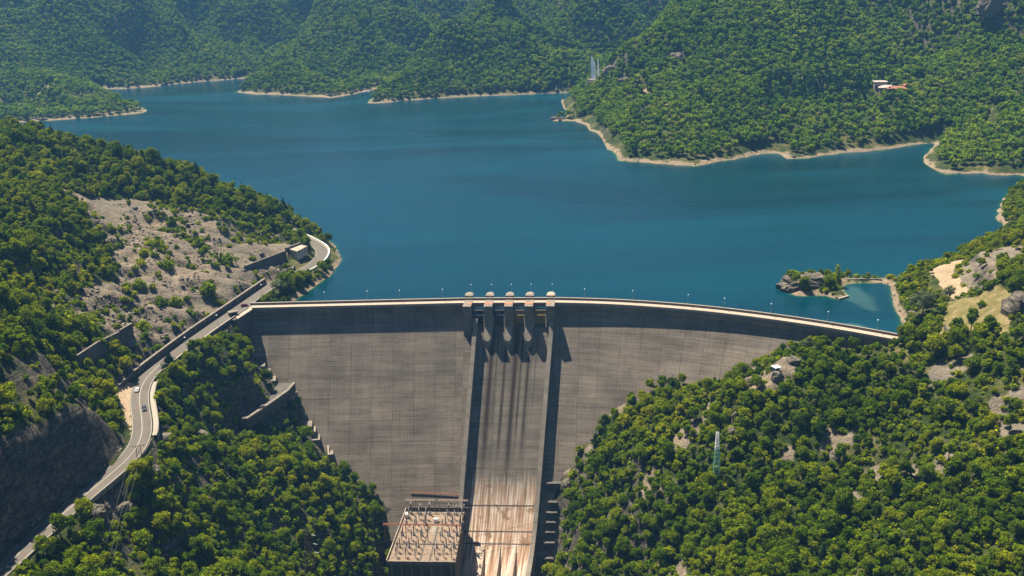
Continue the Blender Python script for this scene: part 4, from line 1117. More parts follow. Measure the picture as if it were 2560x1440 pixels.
# ------------------------------------------------------------------ road, walls, kerbs
def ribbon(name, P, Nn, o0, o1, z, m_, parent=None, kind=None, uvs=True):
    V = []; Fs = []; U = []; cum = 0
    for i in range(len(P)):
        if i: cum += float(np.linalg.norm(P[i]-P[i-1]))
        a = P[i]+Nn[i]*o0; b = P[i]+Nn[i]*o1; V += [(a[0], a[1], z), (b[0], b[1], z)]; U += [(cum, o0), (cum, o1)]
    for i in range(len(P)-1): Fs.append((2*i+1, 2*i, 2*i+2, 2*i+3))
    m = MB(); m.add(V, Fs, [[U[j] for j in f] for f in Fs]); o = m.build(name, m_, parent); tag(o, kind=kind); return o
def ridx(px, py): q = PZ(px, py, ROADZ)[:2]; return int(np.argmin(np.linalg.norm(ROAD-q, axis=1)))
def rail(name, P, Nn, o0, o1, z0, z1, m_, parent=None):
    rings = []
    for a, n in zip(P, Nn):
        p = a+n*o0; q = a+n*o1; rings.append([(p[0], p[1], z0), (q[0], q[1], z0), (q[0], q[1], z1), (p[0], p[1], z1)])
    m = MB(); m.loft(rings); return m.build(name, m_, parent)
road = ribbon('road', ROAD, ROADN, HW, -HW, ROADZ, M['asphalt'], kind='structure'); road['label'] = 'sun bleached two lane asphalt road past the dam'
ribbon('edge_line', ROAD, ROADN, HW-.25, HW-.45, ROADZ+.006, M['line'], road); ribbon('edge_line', ROAD, ROADN, -HW+.45, -HW+.25, ROADZ+.006, M['line'], road)
ia, ib = 0, ridx(420, 900); ribbon('centre_line', ROAD[ia:ib], ROADN[ia:ib], .14, -.14, ROADZ+.006, M['line'], road)
# patch of older darker asphalt and the walled pavement at the bend
i0, i1 = ridx(352, 1095), ridx(366, 950); o = ribbon('pavement', ROAD[i0:i1], ROADN[i0:i1], -HW-.4, -HW-2.3, ROADZ+.14, M['kerb'], kind='structure'); o['label'] = 'pale concrete pavement on the outer side of the road bend'
w_ = thing('parapet_wall', 'thin pale parapet wall edging the pavement on the road bend', 'wall'); rail('wall_panel', ROAD[i0:i1], ROADN[i0:i1], -HW-2.3, -HW-2.7, ROADZ-2, ROADZ+1.0, M['conc2'], w_)
j0 = ridx(20, 1420); w_ = thing('roadside_kerb_wall', 'low weathered kerb wall along the outer edge of the lower road', 'wall'); rail('wall_panel', ROAD[j0:i0], ROADN[j0:i0], -HW-.6, -HW-.85, ROADZ-1.5, ROADZ+.55, M['conc'], w_)
w_ = thing('cliff_foot_wall', 'long low concrete wall at the foot of the shaded cliff beside the road', 'wall'); k1 = ridx(340, 1120); rail('wall_panel', ROAD[:k1], ROADN[:k1], HW+.7, HW+2.6, ROADZ-1, ROADZ+1.3, M['kerb'], w_)
# viaduct side down to the trees, from the bend to the lake
k0, k1 = ridx(392, 925), ridx(675, 717); w_ = thing('retaining_wall', 'tall shaded retaining wall carrying the road beside the knoll', 'wall')
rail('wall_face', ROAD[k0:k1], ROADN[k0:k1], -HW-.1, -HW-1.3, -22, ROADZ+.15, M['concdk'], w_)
k2 = ridx(604, 768); rail('edge_barrier', ROAD[k0:k2-3], ROADN[k0:k2-3], -HW-.9, -HW-1.3, ROADZ+.15, ROADZ+.75, M['walk'], w_)
k3 = ridx(622, 755); rail('edge_barrier', ROAD[k3:k1], ROADN[k3:k1], -HW-.9, -HW-1.35, ROADZ+.15, ROADZ+1.0, M['kerb'], w_)
k4 = ridx(738, 590); w_ = thing('lakeside_parapet', 'pale concrete parapet round the outside of the lakeside bend', 'wall'); rail('wall_panel', ROAD[k1:k4], ROADN[k1:k4], -HW-.5, -HW-1.0, ROADZ-5, ROADZ+.95, M['white'], w_)
rail('pavement_slab', ROAD[ridx(770, 668):k4], ROADN[ridx(770, 668):k4], -HW+.1, -HW-.5, ROADZ-.2, ROADZ+.16, M['kerb'], w_)
# long wall on the hillside of the road, with posts
bp = [PZ(*p)[:2] for p in ((284, 993, ROADZ), (345, 937, ROADZ), (400, 894, ROADZ), (470, 842, ROADZ), (540, 794, ROADZ), (600, 753, ROADZ), (664, 709, ROADZ))]
BW = catmull(np.array(bp), 3.0); BWN = pnormals(BW)
w_ = thing('rockfall_wall', 'long dark concrete rockfall wall between the road and the scree', 'wall')
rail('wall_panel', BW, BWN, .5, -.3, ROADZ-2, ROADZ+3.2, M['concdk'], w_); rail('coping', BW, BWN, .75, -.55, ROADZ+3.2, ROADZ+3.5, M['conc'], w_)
for i in range(2, len(BW)-1, 3):
    m = MB(); t = BW[min(i+1, len(BW)-1)]-BW[i-1]; c = BW[i]-BWN[i]*.55; m.box((c[0], c[1], ROADZ-.3), (.6, .5, 3.4), t); m.build('wall_pilaster', M['conc'], w_)
m = MB(); m.box((BW[0][0], BW[0][1], ROADZ-1), (3.4, 2.0, 5.0), BW[1]-BW[0]); m.build('end_block', M['walk'], w_)
# second short wall and hillside walls
def wall_px(name, label, pts_, h, thick, m_, sink=3, coping=None, top_const=None):
    P = np.array([hit_ground(*p) for p in pts_]); rt_ = thing(name, label, 'wall', tuple(P[0])); m = MB(); rings = []
    N2 = pnormals(P[:, :2]); hs = h if isinstance(h, (list, tuple)) else [h]*len(P)
    for p, n, hh in zip(P, N2, hs):
        a = p[:2]+n*thick/2; b = p[:2]-n*thick/2; zt = p[2]+hh if top_const is None else top_const
        rings.append([(a[0], a[1], p[2]-sink), (b[0], b[1], p[2]-sink), (b[0], b[1], zt), (a[0], a[1], zt)])
    m.loft(rings); o = m.build('wall_panel', m_, rt_, None); o.location = (-P[0][0], -P[0][1], -P[0][2])
    if coping is not None:
        m = MB(); m.loft([[(a[0], a[1], a[2]+.02) if k < 2 else (a[0], a[1], a[2]+.3) for k, a in enumerate((r_[2], r_[3], r_[3], r_[2]))] for r_ in rings]); o = m.build('coping', coping, rt_); o.location = (-P[0][0], -P[0][1], -P[0][2])
    return rt_
wall_px('hillside_wall', 'high dark retaining wall at the lower end of the scree', [(198, 922), (250, 897), (304, 872)], [6, 8, 8.5], .9, M['concdk'], coping=M['conc'])
wall_px('hillside_wall', 'short wing wall turning uphill beside the scree', [(305, 868), (333, 838)], [8.5, 6], .9, M['concdk'], coping=M['conc'])
wall_px('hillside_wall', 'curved dark retaining wall behind the flat roofed lakeside building', [(612, 676), (660, 668), (716, 650)], [2.5, 5, 6], .8, M['concdk'], coping=M['conc'])
wall_px('roadside_wall', 'short dark wall standing beside the upper road near the bend', [(704, 690), (722, 682), (738, 674)], 2.4, .6, M['concdk'], coping=M['conc'])
wall_px('terrace_wall', 'low pale wall along the dry terrace below the lakeside building', [(664, 684), (690, 671), (712, 660)], 1.0, .5, M['conc'])
wall_px('stone_wall', 'curved stone terrace wall at the edge of the dry meadow', [(2362, 822), (2375, 845), (2405, 858)], 4.0, 1.0, M['rock'], top_const=9.5)

def prism(name, top, z0, m_, parent=None):
    m = MB(); n = len(top); V = [tuple(p) for p in top]+[(p[0], p[1], z0) for p in top]
    m.add(V, [tuple(range(n)), tuple(range(2*n-1, n-1, -1))]+[(i, n+i, n+(i+1) % n, (i+1) % n) for i in range(n)])
    o = m.build(name, m_, parent); bm_fix(o); return o
import bmesh
def bm_fix(o):
    b = bmesh.new(); b.from_mesh(o.data); bmesh.ops.recalc_face_normals(b, faces=b.faces); b.to_mesh(o.data); b.free()
# abutment block at the left end of the dam
ab = thing('abutment_block', 'massive shaded concrete abutment at the left end of the dam', 'abutment')
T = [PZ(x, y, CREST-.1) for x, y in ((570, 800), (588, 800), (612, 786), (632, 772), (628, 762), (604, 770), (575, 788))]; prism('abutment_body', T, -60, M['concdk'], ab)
T = [PZ(x, y, CREST+.35) for x, y in ((594, 797), (631, 773), (626, 768), (590, 791))]; prism('abutment_ledge', T, CREST-.2, M['walk'], ab)
sh = PZ(584, 789, ROADZ)
t = thing('roadside_shelter', 'small flat roofed shelter at the junction of road and dam', 'shelter', tuple(sh), .5)
m = MB(); m.box((0, 0, 2.3), (5.2, 3.4, .3)); m.build('roof_slab', M['conc'], t); m = MB(); m.box((0, 1.3, 0), (4.8, .3, 2.3)); m.build('back_wall', M['concdk'], t)
for x in (-2.2, 2.2): m = MB(); m.box((x, -1.3, 0), (.25, .25, 2.3)); m.build('post', M['steel'], t)
# flat roofed building by the lake
q = [PZ(x, y, 12.2) for x, y in ((720, 624), (742.5, 630.5), (768, 617.5), (747, 612.5))]; c0 = sum(q)/4
bd_ = thing('service_building', 'grey flat roofed concrete service building inside the lakeside bend', 'building')
prism('walls', q, 4.0, M['wall_white'], bd_)
def grow(Q, k): c = sum(Q)/len(Q); return [c+(p-c)*k for p in Q]
rf = grow(q, 1.1); rf = [np.array([p[0], p[1], 12.75]) for p in rf]; ro = prism('roof', rf, 12.2, M['parapet'], bd_); rf2 = grow(rf, .84); prism('roof_surface', [np.array([p[0], p[1], 12.78]) for p in rf2], 12.6, M['walk'], ro)
for i, (a, b) in enumerate(((q[0], q[1]), (q[1], q[2]))):
    d = b-a; L_ = np.linalg.norm(d[:2]); n = np.array([d[1], -d[0]])/L_; nwin = 3 if i else 1
    for k in range(nwin):
        for zr in ((9.6, 1.1), (6.2, 1.6)) if i == 0 else ((9.8, .9),):
            c = a+d*(k+.5)/nwin; m = MB(); m.box((c[0]+n[0]*.05, c[1]+n[1]*.05, zr[0]), (1.0, .16, zr[1]), d[:2]); m.build('window', M['glass'], bd_)
    if i:
        for k in range(1, 4): c = a+d*k/4; m = MB(); m.box((c[0]+n[0]*.08, c[1]+n[1]*.08, 4), (.35, .2, 8.1), d[:2]); m.build('wall_rib', M['conc'], bd_)
m = MB(); c = a = q[1]+(q[2]-q[1])*.62; m.box((c[0]+.3, c[1]-.3, 5.0), (2.2, .3, 2.6), (q[2]-q[1])[:2]); m.build('door', M['dark'], bd_)
bk = [PZ(x, y, 14.0) for x, y in ((712, 619), (716, 620.5), (752, 606.5), (748, 605))]; prism('back_wall', bk, 4.0, M['concdk'], bd_)
# concrete flume and its lower ledge beside the dam face
zf = float(face_hit(738, 958)[2])+3.0; fl = thing('concrete_flume', 'broken concrete channel running down from the dam face into the trees', 'channel')
prism('channel_slab', [PZ(x, y, zf) for x, y in ((698, 957), (738, 957), (722, 977), (690, 1000), (655, 1024), (618, 1048), (600, 1046), (640, 1010), (672, 985))], zf-5, M['concdk'], fl)
prism('channel_wall', [PZ(x, y, zf+.9) for x, y in ((733, 955), (738, 956), (722, 975), (690, 998), (655, 1022), (618, 1046), (613, 1045), (650, 1019), (686, 995), (717, 973))], zf-.2, M['conc'], fl)
prism('lower_ledge', [PZ(x, y, zf-5.5) for x, y in ((744, 977), (738, 986), (700, 1008), (655, 1042), (650, 1036), (695, 1004), (730, 981))], zf-14, M['conc'], fl)
prism('lower_ledge', [PZ(x, y, zf-6) for x, y in ((577, 1092), (600, 1078), (606, 1084), (583, 1106), (575, 1112))], zf-16, M['conc'], fl)
# stepped blocks where the face meets rock
def block(px_, py_, w, d, h, label, ang=0.0, m_='conc', ups=True):
    p = face_hit(px_, py_); p = p+np.array([0, -d*.35, 0]); t = thing('abutment_step', label, 'concrete block', tuple(p), ang, 'stepped blocks at the foot of the dam')
    m = MB(); m.box((0, d*.3, -h*.9), (w, d*1.6, h)); m.build('block_body', M[m_], t)
    if not ups: m = MB(); m.box((0, -d*.2, h*.1), (w*(.8+.35*((px_*7) % 3)/2), d*.55, .3)); m.build('ledge_slab', M['concdk'], t); return
    m = MB(); m.loft([[(-w/2, -d*.5, h*.1), (-w/2+.7, -d*.5, h*.1), (-w/2+.7, d, h*.1), (-w/2, d, h*.1)], [(-w/2, d*.4, h*.1+2.0), (-w/2+.7, d*.4, h*.1+2.0), (-w/2+.7, d, h*.1+2.4), (-w/2, d, h*.1+2.4)]]); m.build('upstand', M['walk'], t)
for k, (x, y, w, d, h) in enumerate(((652, 908, 6, 8, 8), (666, 926, 6, 8, 8), (679, 944, 6, 8, 8), (690, 962, 7, 8, 7), (762, 1056, 9, 9, 8), (778, 1070, 6, 8, 8), (788, 1090, 6, 8, 8), (828, 1130, 3, 5, 7))):
    block(x, y, w, d, h, ('highest pale step block on the left edge of the dam face', 'second step block down on the left edge of the dam face', 'third step block down on the left edge of the dam face', 'wide step block just above the concrete channel', 'broad step block below the concrete channel', 'small step block next below the broad one', 'narrow step block near the tree tops left of the dam face', 'isolated dark step block against the lower left dam face')[k], .15)
for k, (x, y) in enumerate(((1386, 1205), (1379, 1252), (1377, 1278), (1375, 1302), (1373, 1327), (1371, 1353), (1369, 1392))):
    block(x+2, y, 5 if k else 8, 3.5, 3.0, ('large pale platform right of the spillway, above the narrow ledges', 'first narrow ledge right of the spillway foot', 'second narrow ledge right of the spillway foot', 'third narrow ledge right of the spillway foot', 'fourth narrow ledge right of the spillway foot', 'fifth narrow ledge right of the spillway foot', 'lowest ledge beside the spillway foot')[k], -.05, 'concdk', False)  # dark concrete stands in for the shade on these ledges

# ------------------------------------------------------------------ switchyard
sy = thing('switchyard_building', 'flat concrete roof deck of the powerhouse carrying the switchyard', 'powerhouse')
q = [np.array([p[0], p[1], YARD_Z]) for p in (yD, yC, yB, yA)]
prism('roof_deck', q, YARD_Z-1.4, M['deck'], sy); prism('powerhouse_walls', grow([p-np.array([0, 0, 1.4]) for p in q], .985), YARD_Z-45, M['concdk'], sy)
ex = (q[1]-q[0])[:2]; WX_ = np.linalg.norm(ex); ex = ex/WX_; ey = (q[3]-q[0])[:2]; WY_ = np.linalg.norm(ey); ey = ey/WY_
def Y2(u, v, z=0): p = q[0][:2]+ex*u+ey*v; return np.array([p[0], p[1], YARD_Z+z])
YW = WX_; YD_ = WY_; ang = math.atan2(ex[1], ex[0])
for u in np.linspace(2, YW-2, 7):
    m = MB(); c = Y2(u, .25, -11); m.box(tuple(c), (.9, .8, 9.5), ex); m.build('wall_pilaster', M['conc'], sy)
m = MB(); m.box(tuple(Y2(YW/2, .1, -1.3)), (YW+.6, .7, 2.1), ex); m.build('deck_edge', M['conc'], sy)
m = MB(); m.box(tuple(Y2(YW/2, YD_-2, 0)), (YW, .5, 2.2), ex); m.build('deck_edge', M['concdk'], sy)
m = MB(); 
c = Y2(-.3, YD_/2, 0); m.box(tuple(c), (YD_, .35, 1.3), ey); m.build('deck_edge', M['walk'], sy)
for v in (7.5, 17, 27.5, 38):
    m = MB(); m.box(tuple(Y2(YW*.5, v, .01)), (YW*.96, .5, .10), ex); m.build('cable_duct', M['parapet'], sy)
for u in (YW*.46, YW*.60):
    m = MB(); m.box(tuple(Y2(u, YD_*.34, .01)), (.7, YD_*.62, .12), ex); m.build('cable_duct', M['concdk'], sy)
m = MB(); m.box(tuple(Y2(YW*.53, YD_*.66, .012)), (2.2, YD_*.3, .05), ex); m.build('access_strip', M['conc2'], sy)
# one switch pole: steel frame, three ceramic columns, curved arm
def switch_unit():
    t = thing('disconnect_switch', 'x', 'switch')
    m = MB(); m.bar((-.5, 0, 0), (-.5, 0, 2.2), .09); m.bar((.5, 0, 0), (.5, 0, 2.2), .09); m.bar((-.7, 0, 2.2), (.7, 0, 2.2), .12); m.bar((-.5, 0, .4), (.5, 0, 2.0), .05); m.build('support_frame', M['steel'], t)
    for x in (-.45, .45):
        m = MB(); z = 2.3
        for k in range(5): m.loft([[(x+.24*math.cos(a), .24*math.sin(a), z+k*.42) for a in np.arange(0, 6.2, 1.05)], [(x+.12*math.cos(a), .12*math.sin(a), z+k*.42+.38) for a in np.arange(0, 6.2, 1.05)]])
        m.build('insulator', M['ceramic'], t)
    m = MB(); pr = None
    for a in np.linspace(.15, math.pi-.15, 7):
        p_ = (.75*math.cos(a), 0, 4.4+.8*math.sin(a)); 
        if pr: m.bar(pr, p_, .09)
        pr = p_
    m.bar((-.45, 0, 4.4), (.45, 0, 4.4), .07); m.build('contact_arm', M['ceramic'], t); return t
def breaker_unit():
    t = thing('circuit_breaker', 'x', 'circuit breaker')
    m = MB(); m.box((0, 0, 0), (.9, .7, 1.1)); m.box((0, 0, 1.1), (.5, .5, .5)); m.build('tank', M['steel'], t)
    m = MB()
    for k in range(5): m.loft([[(.26*math.cos(a), .26*math.sin(a), 1.6+k*.5) for a in np.arange(0, 6.2, 1.05)], [(.13*math.cos(a), .13*math.sin(a), 2.06+k*.5) for a in np.arange(0, 6.2, 1.05)]])
    m.build('insulator', M['brownc'], t)
    m = MB(); m.bar((0, 0, 4.1), (0, .9, 4.9), .16, 5); m.bar((0, 0, 4.1), (0, -.9, 4.9), .16, 5); m.build('head', M['ceramic'], t); return t
su = switch_unit(); bu = breaker_unit(); first = {0: True, 1: True}
rows = [(4.5, 0), (9.5, 0), (13.5, 1), (20, 0), (24.5, 1), (30.5, 0), (35, 1), (40.5, 0), (45, 1)]
cols = [.10, .24, .38, .68, .81, .93]
rn = ['front', 'second', 'third', 'fourth', 'fifth', 'sixth', 'seventh', 'eighth', 'rearmost']
for ri, (v, ty) in enumerate(rows):
    if v > YD_-3: continue
    for ci, f in enumerate(cols):
        c = Y2(f*YW+rng.uniform(-.6, .6), v+rng.uniform(-.5, .5)); q_s = float(rng.uniform(1.05, 1.45)); base = bu if ty else su
        lb = '%s in the %s switchyard row, %s from the left' % ('brown insulated breaker' if ty else 'pale two column switch', rn[ri], ['first', 'second', 'third', 'fourth', 'fifth', 'sixth'][ci])
        gp = 'circuit breakers in the switchyard' if ty else 'disconnect switches in the switchyard'
        rz = ang+math.pi/2*(0 if ty else 1)
        if first[ty]: base.location = tuple(c); base.rotation_euler = (0, 0, rz); base.scale = (q_s,)*3; base['label'] = lb; base['group'] = gp; first[ty] = False
        else: copy_thing(base, tuple(c), rz, (q_s,)*3, lb, gp)
def gantry(u0_, u1_, v, h, label, mB, nleg=2):
    t = thing('steel_gantry', label, 'gantry', tuple(Y2(u0_, v)), ang); W = u1_-u0_
    m = MB()
    for y, z in ((-.3, h), (.3, h), (-.3, h+.6), (.3, h+.6)): m.bar((-.5, y, z), (W+.5, y, z), .10)
    n = int(W/1.2)
    for k in range(n): m.bar((W*k/n, -.3, h+(.6 if k % 2 else 0)), (W*(k+1)/n, -.3, h+(0 if k % 2 else .6)), .05); m.bar((W*k/n, .3, h+(.6 if k % 2 else 0)), (W*(k+1)/n, .3, h+(0 if k % 2 else .6)), .05)
    m.build('cross_beam', mB, t)
    for k in range(nleg):
        x = W*k/(nleg-1); m = MB(); m.bar((x, -.7, 0), (x, -.15, h+.3), .11); m.bar((x, .7, 0), (x, .15, h+.3), .11); m.bar((x, -.45, h*.4), (x, .45, h*.4), .05); m.bar((x, -.6, h*.1), (x, .35, h*.6), .05); m.build('leg', mB, t)
    return t
gantry(.5, YW*.46, YD_-3, 6.5, 'pink and white portal gantry at the rear left of the switchyard', M['walk'], 4)
gantry(YW*.54, YW-.5, YD_-3, 6.5, 'pink and white portal gantry at the rear right of the switchyard', M['walk'], 4)
gantry(-5, YW*.50, YD_*.38, 9.0, 'long red gantry beam crossing the left half of the switchyard', M['rust'], 3)
gantry(YW*.50, YW-.3, YD_*.38, 9.0, 'red gantry beam crossing the right half of the switchyard', M['rust'], 2)
t = thing('equipment_cabinet', 'white control cabinet near the middle of the switchyard', 'cabinet', tuple(Y2(YW*.53, YD_*.74)), ang); m = MB(); m.box((0, 0, 0), (2.2, 1.6, 2.0)); m.build('cabinet_body', M['white'], t); m = MB(); m.box((0, 0, 2.0), (2.5, 1.9, .12)); m.build('cabinet_roof', M['steel'], t)
t = thing('equipment_cabinet', 'small pale cabinet at the rear left corner of the switchyard', 'cabinet', tuple(Y2(1.6, YD_*.83)), ang); m = MB(); m.box((0, 0, 0), (1.6, 2.6, 2.2)); m.build('cabinet_body', M['white'], t); m = MB(); m.box((0, 0, 2.2), (1.9, 2.9, .12)); m.build('cabinet_roof', M['steel'], t)
# railing line fixed to the dam face above the yard
t = thing('face_gallery', 'dark rusty railed catwalk on the dam face above the switchyard', 'catwalk')
a = face_hit(1027, 1230)+np.array([0, -.6, 0]); b = face_hit(1155, 1236)+np.array([0, -.6, 0]); m = MB(); m.bar(a, b, .22); m.build('walkway', M['rust'], t)
m = MB(); m.bar(a+np.array([0, -.4, 1.6]), b+np.array([0, -.4, 1.6]), .05)
for k in range(25): p_ = a+(b-a)*k/24; m.bar(p_, p_+np.array([0, -.3, 1.7]), .05)
m.build('railing', M['rust'], t)

# ------------------------------------------------------------------ towers, poles, wires
def lattice(name, label, base, h, wb, wt, m1, m2=None, arms=(), split=.72, rz=0.0, cat='tower'):
    t = thing(name, label, cat, tuple(base), rz)
    def legp(k, z): w_ = (wb+(wt-wb)*min(1, z/h))/2; return (w_*(1, -1, -1, 1)[k], w_*(1, 1, -1, -1)[k], z)
    for k in range(4): m = MB(); m.bar(legp(k, -2), legp(k, h*split), .13); m.build('leg', m1, t)
    for k in range(4): m = MB(); m.bar(legp(k, h*split), legp(k, h), .12); m.build('upper_leg', m2 or m1, t)
    lo = MB(); hi = MB(); z = 0; dz = wb*.9
    while z < h-.5:
        w_ = wb+(wt-wb)*z/h; dz = max(1.2, w_*.95); z2 = min(h, z+dz); mm = lo if z < h*split else hi
        for k in range(4): mm.bar(legp(k, z), legp((k+1) % 4, z2), .07); mm.bar(legp((k+1) % 4, z), legp(k, z2), .07); mm.bar(legp(k, z2), legp((k+1) % 4, z2), .06)
        z = z2
    lo.build('bracing', m1, t); hi.build('upper_bracing', m2 or m1, t)
    for (zz_, l) in arms:
        m = MB(); m.bar((0, 0, zz_), (l, 0, zz_), .12); m.bar((0, 0, zz_+1.1), (l, 0, zz_), .08); m.bar((0, .5, zz_), (l, 0, zz_), .08); m.build('cross_arm', m1, t)
        m = MB(); m.bar((l, 0, zz_), (l+1.6, 0, zz_-.5), .13, 6); m.build('insulator', M['lampglass'], t)
    return t
PYL = hit_ground(1790, 1207); lattice('lattice_mast', 'slender green lattice mast with white top on the right hillside', PYL, 25.5, 3.2, 1.1, M['green_steel'], M['white'], split=.66)
PYL2 = hit_ground(778, 1455); lattice('power_pylon', 'dark rusty lattice pylon standing in the trees left of the switchyard', PYL2, 27, 4.6, 1.5, M['darksteel'], M['darksteel'], arms=((24, 2.2), (19.5, 2.6), (15.2, 3.0)), split=.8)
def cable(name, label, a, b, sag, r=.07, group=None):
    a = np.array(a, float); b = np.array(b, float); m = MB(); n = 22; pr = None
    for k in range(n+1):
        t_ = k/n; p_ = a+(b-a)*t_; p_[2] -= sag*4*t_*(1-t_)
        if pr is not None: m.bar(pr, p_, r, 3)
        pr = p_
    o = m.build(name, M['wire'], None, loc=tuple(a)); tag(o, label, 'cable', group); return o
for k, (zz_, l) in enumerate(((24, 2.2), (19.5, 2.6), (15.2, 3.0))):
    cable('power_cable', ('highest', 'middle', 'lowest')[k]+' of three cables between the rusty pylon and the switchyard', np.array(PYL2)+np.array([l+1.6, 0, zz_-.5]), Y2(YW*.2, YD_*(.62, .38, .16)[k], 9.2), 1.0, .075, 'cables from the rusty pylon to the switchyard')
top = np.array(PYL)+np.array([0, 0, 26])
for k, (ex_, ey_, dz) in enumerate(((2640, 762, 3.5), (2640, 790, 1), (2640, 815, -1))):
    cable('power_cable', ('upper', 'middle', 'lower')[k]+' of the cables rising from the lattice mast to the upper right', top+np.array([0, 0, dz-1.5]), PY(ex_, ey_, 430), 2.5, .07, 'cables above the lattice mast')
for k, (sx, sy_, ex_, ey_) in enumerate(((1150, 1350, 2650, 935), (1155, 1378, 2650, 1000), (1160, 1392, 2650, 1035))):
    cable('power_cable', ('upper', 'middle', 'lower')[k]+' of the three long cables crossing the spillway and the right hillside', PY(sx, sy_, 455), PY(ex_, ey_, 385), 3.5, .07, 'long cables across the gorge')
hp = hit_ground(352, 1163); t = thing('utility_pole', 'twin wooden utility pole with a crossbeam at the road bend', 'utility pole', tuple(hp), .25)
for x in (-1.0, 1.0): m = MB(); m.bar((x, 0, -.5), (x*.8, 0, 8.5), .16, 6, .11); m.build('pole', M['wood'], t)
m = MB(); m.bar((-2.4, 0, 8.3), (2.4, 0, 8.3), .13); m.build('crossbeam', M['wood'], t)
m = MB(); m.bar((-.9, 0, 4), (.85, 0, 7.5), .07); m.bar((.9, 0, 4), (-.85, 0, 7.5), .07); m.build('brace', M['wood'], t)
for k in range(3):
    m = MB(); x = (-2.1, 0, 2.1)[k]; m.bar((x, 0, 8.4), (x, 0, 8.95), .12, 6); m.build('insulator', M['ceramic'], t)
for k, (ex_, ey_) in enumerate(((232, 1470), (252, 1470), (262, 1470))):
    cable('overhead_wire', ('left', 'middle', 'right')[k]+' of three thin wires dropping from the twin pole', hp+np.array([(-2.1, 0, 2.1)[k], 0, 8.9]), PY(ex_, ey_, 318), .8,   .03, 'wires below the twin pole')

# ------------------------------------------------------------------ lamps
def lamp(h):
    t = thing('street_lamp', 'x', 'street lamp'); m = MB(); m.bar((0, 0, 0), (0, 0, h), .075, 6, .05); m.build('pole', M['steel'], t)
    m = MB(); m.bar((0, 0, h), (0, -.45, h+.22), .05); m.build('bracket', M['steel'], t)
    m = MB(); m.loft([[(-.2, -.25, h+.2), (.2, -.25, h+.2), (.2, -.95, h+.25), (-.2, -.95, h+.25)], [(-.26, -.2, h+.3), (.26, -.2, h+.3), (.26, -1.0, h+.36), (-.26, -1.0, h+.36)], [(-.12, -.35, h+.42), (.12, -.35, h+.42), (.12, -.85, h+.46), (-.12, -.85, h+.46)]]); m.build('lamp_head', M['lampglass'], t); return t
LP0 = lamp(5.0); used = False
axx = np.array([proj((a[0], a[1], CREST+1))[0] for a in ALLAX])
def crest_at(px_): k = int(np.argmin(abs(axx-px_))); return ALLAX[k], NA[k]
lab = ['first lamp on the left half of the dam crest, counted from the road', 'second lamp on the left half of the dam crest', 'third lamp on the left half of the dam crest', 'fourth lamp on the left half, nearest the gate towers',
 'lamp behind the leftmost gate tower', 'lamp behind the second gate tower from the left', 'lamp behind the middle gate tower', 'lamp behind the fourth gate tower', 'lamp behind the rightmost gate tower',
 'first lamp right of the gate towers on the crest', 'second lamp right of the gate towers on the crest', 'third lamp right of the gate towers on the crest', 'fourth lamp right of the gate towers on the crest', 'fifth lamp right of the gate towers, above the hillside', 'sixth lamp right of the gate towers, opposite the islet', 'last lamp on the right end of the dam crest']
for k, x in enumerate((815, 910, 1006, 1104, 1182, 1231, 1280, 1330, 1379, 1462, 1583, 1705, 1814, 1928, 2049, 2178)):
    if 4 <= k <= 8: u = PU[k-4]+.6; a = P3(u, -12.6, CREST-.2); rz = 0
    else: p_, n_ = crest_at(x); a = (p_[0]-n_[0]*5.6, p_[1]-n_[1]*5.6, CREST+1.3); rz = 0
    sc_l = (1.05,)*3 if not 4 <= k <= 8 else (1.0, 1.0, 1.35)
    if not used: LP0.location = a; LP0.scale = sc_l; LP0['label'] = lab[k]; LP0['group'] = 'lamps along the dam crest'; used = True
    else: copy_thing(LP0, a, rz, sc_l, lab[k], 'lamps along the dam crest')
for (x, y, l) in ((466, 872, 'lamp on the outer edge of the road above the knoll'), (656, 737, 'lamp beside the road just beyond the dam junction'), (735, 694, 'lamp beside the road below the lakeside building'), (545, 815, 'lamp on the outer edge of the road near the shelter')):
    a = PZ(x, y, ROADZ); copy_thing(LP0, (a[0], a[1], ROADZ), 0, (1.2,)*3, l, 'lamps along the road')

# ------------------------------------------------------------------ vehicles
def car(name, label, px_, py_, z, head, paint, group=None):
    p = PZ(px_, py_, z); t = thing(name, label, 'car', (p[0], p[1], z), head, group)
    prof = [(-2.15, .35), (-2.2, .75), (-1.9, .95), (-1.0, 1.0), (1.05, .98), (1.95, .8), (2.2, .6), (2.15, .35)]
    m = MB(); m.loft([[(x, yy*.9*s_, zc) for x, zc in prof] for yy, s_ in ((-.95, 1), (-1.0, 1), (1.0, 1), (.95, 1))]); o = m.build('body', paint, t); bm_fix(o)
    m = MB(); m.loft([[(-1.85, -.78, .96), (.95, -.78, .96), (.95, .78, .96), (-1.85, .78, .96)], [(-1.35, -.62, 1.40), (.25, -.62, 1.40), (.25, .62, 1.40), (-1.35, .62, 1.40)]]); m.build('windows', M['glass'], t)
    m = MB(); m.loft([[(-1.38, -.64, 1.40), (.28, -.64, 1.40), (.28, .64, 1.40), (-1.38, .64, 1.40)], [(-1.25, -.55, 1.47), (.15, -.55, 1.47), (.15, .55, 1.47), (-1.25, .55, 1.47)]]); m.build('roof', paint, t)
    for x in (-1.35, 1.35):
        for yy in (-.86, .86): m = MB(); m.bar((x, yy-.1, .32), (x, yy+.1, .32), .33, 10); m.build('wheel', M['tyre'], t)
    for yy in (-.6, .6): m = MB(); m.box((2.12, yy, .55), (.12, .35, .15)); m.build('headlight', M['lampglass'], t); m = MB(); m.box((-2.16, yy, .7), (.1, .3, .15)); m.build('tail_light', M['car_red'], t)
    return t
def heading(px_, py_): i = ridx(px_, py_); d = ROAD[min(i+1, len(ROAD)-1)]-ROAD[i-1]; return math.atan2(d[1], d[0])
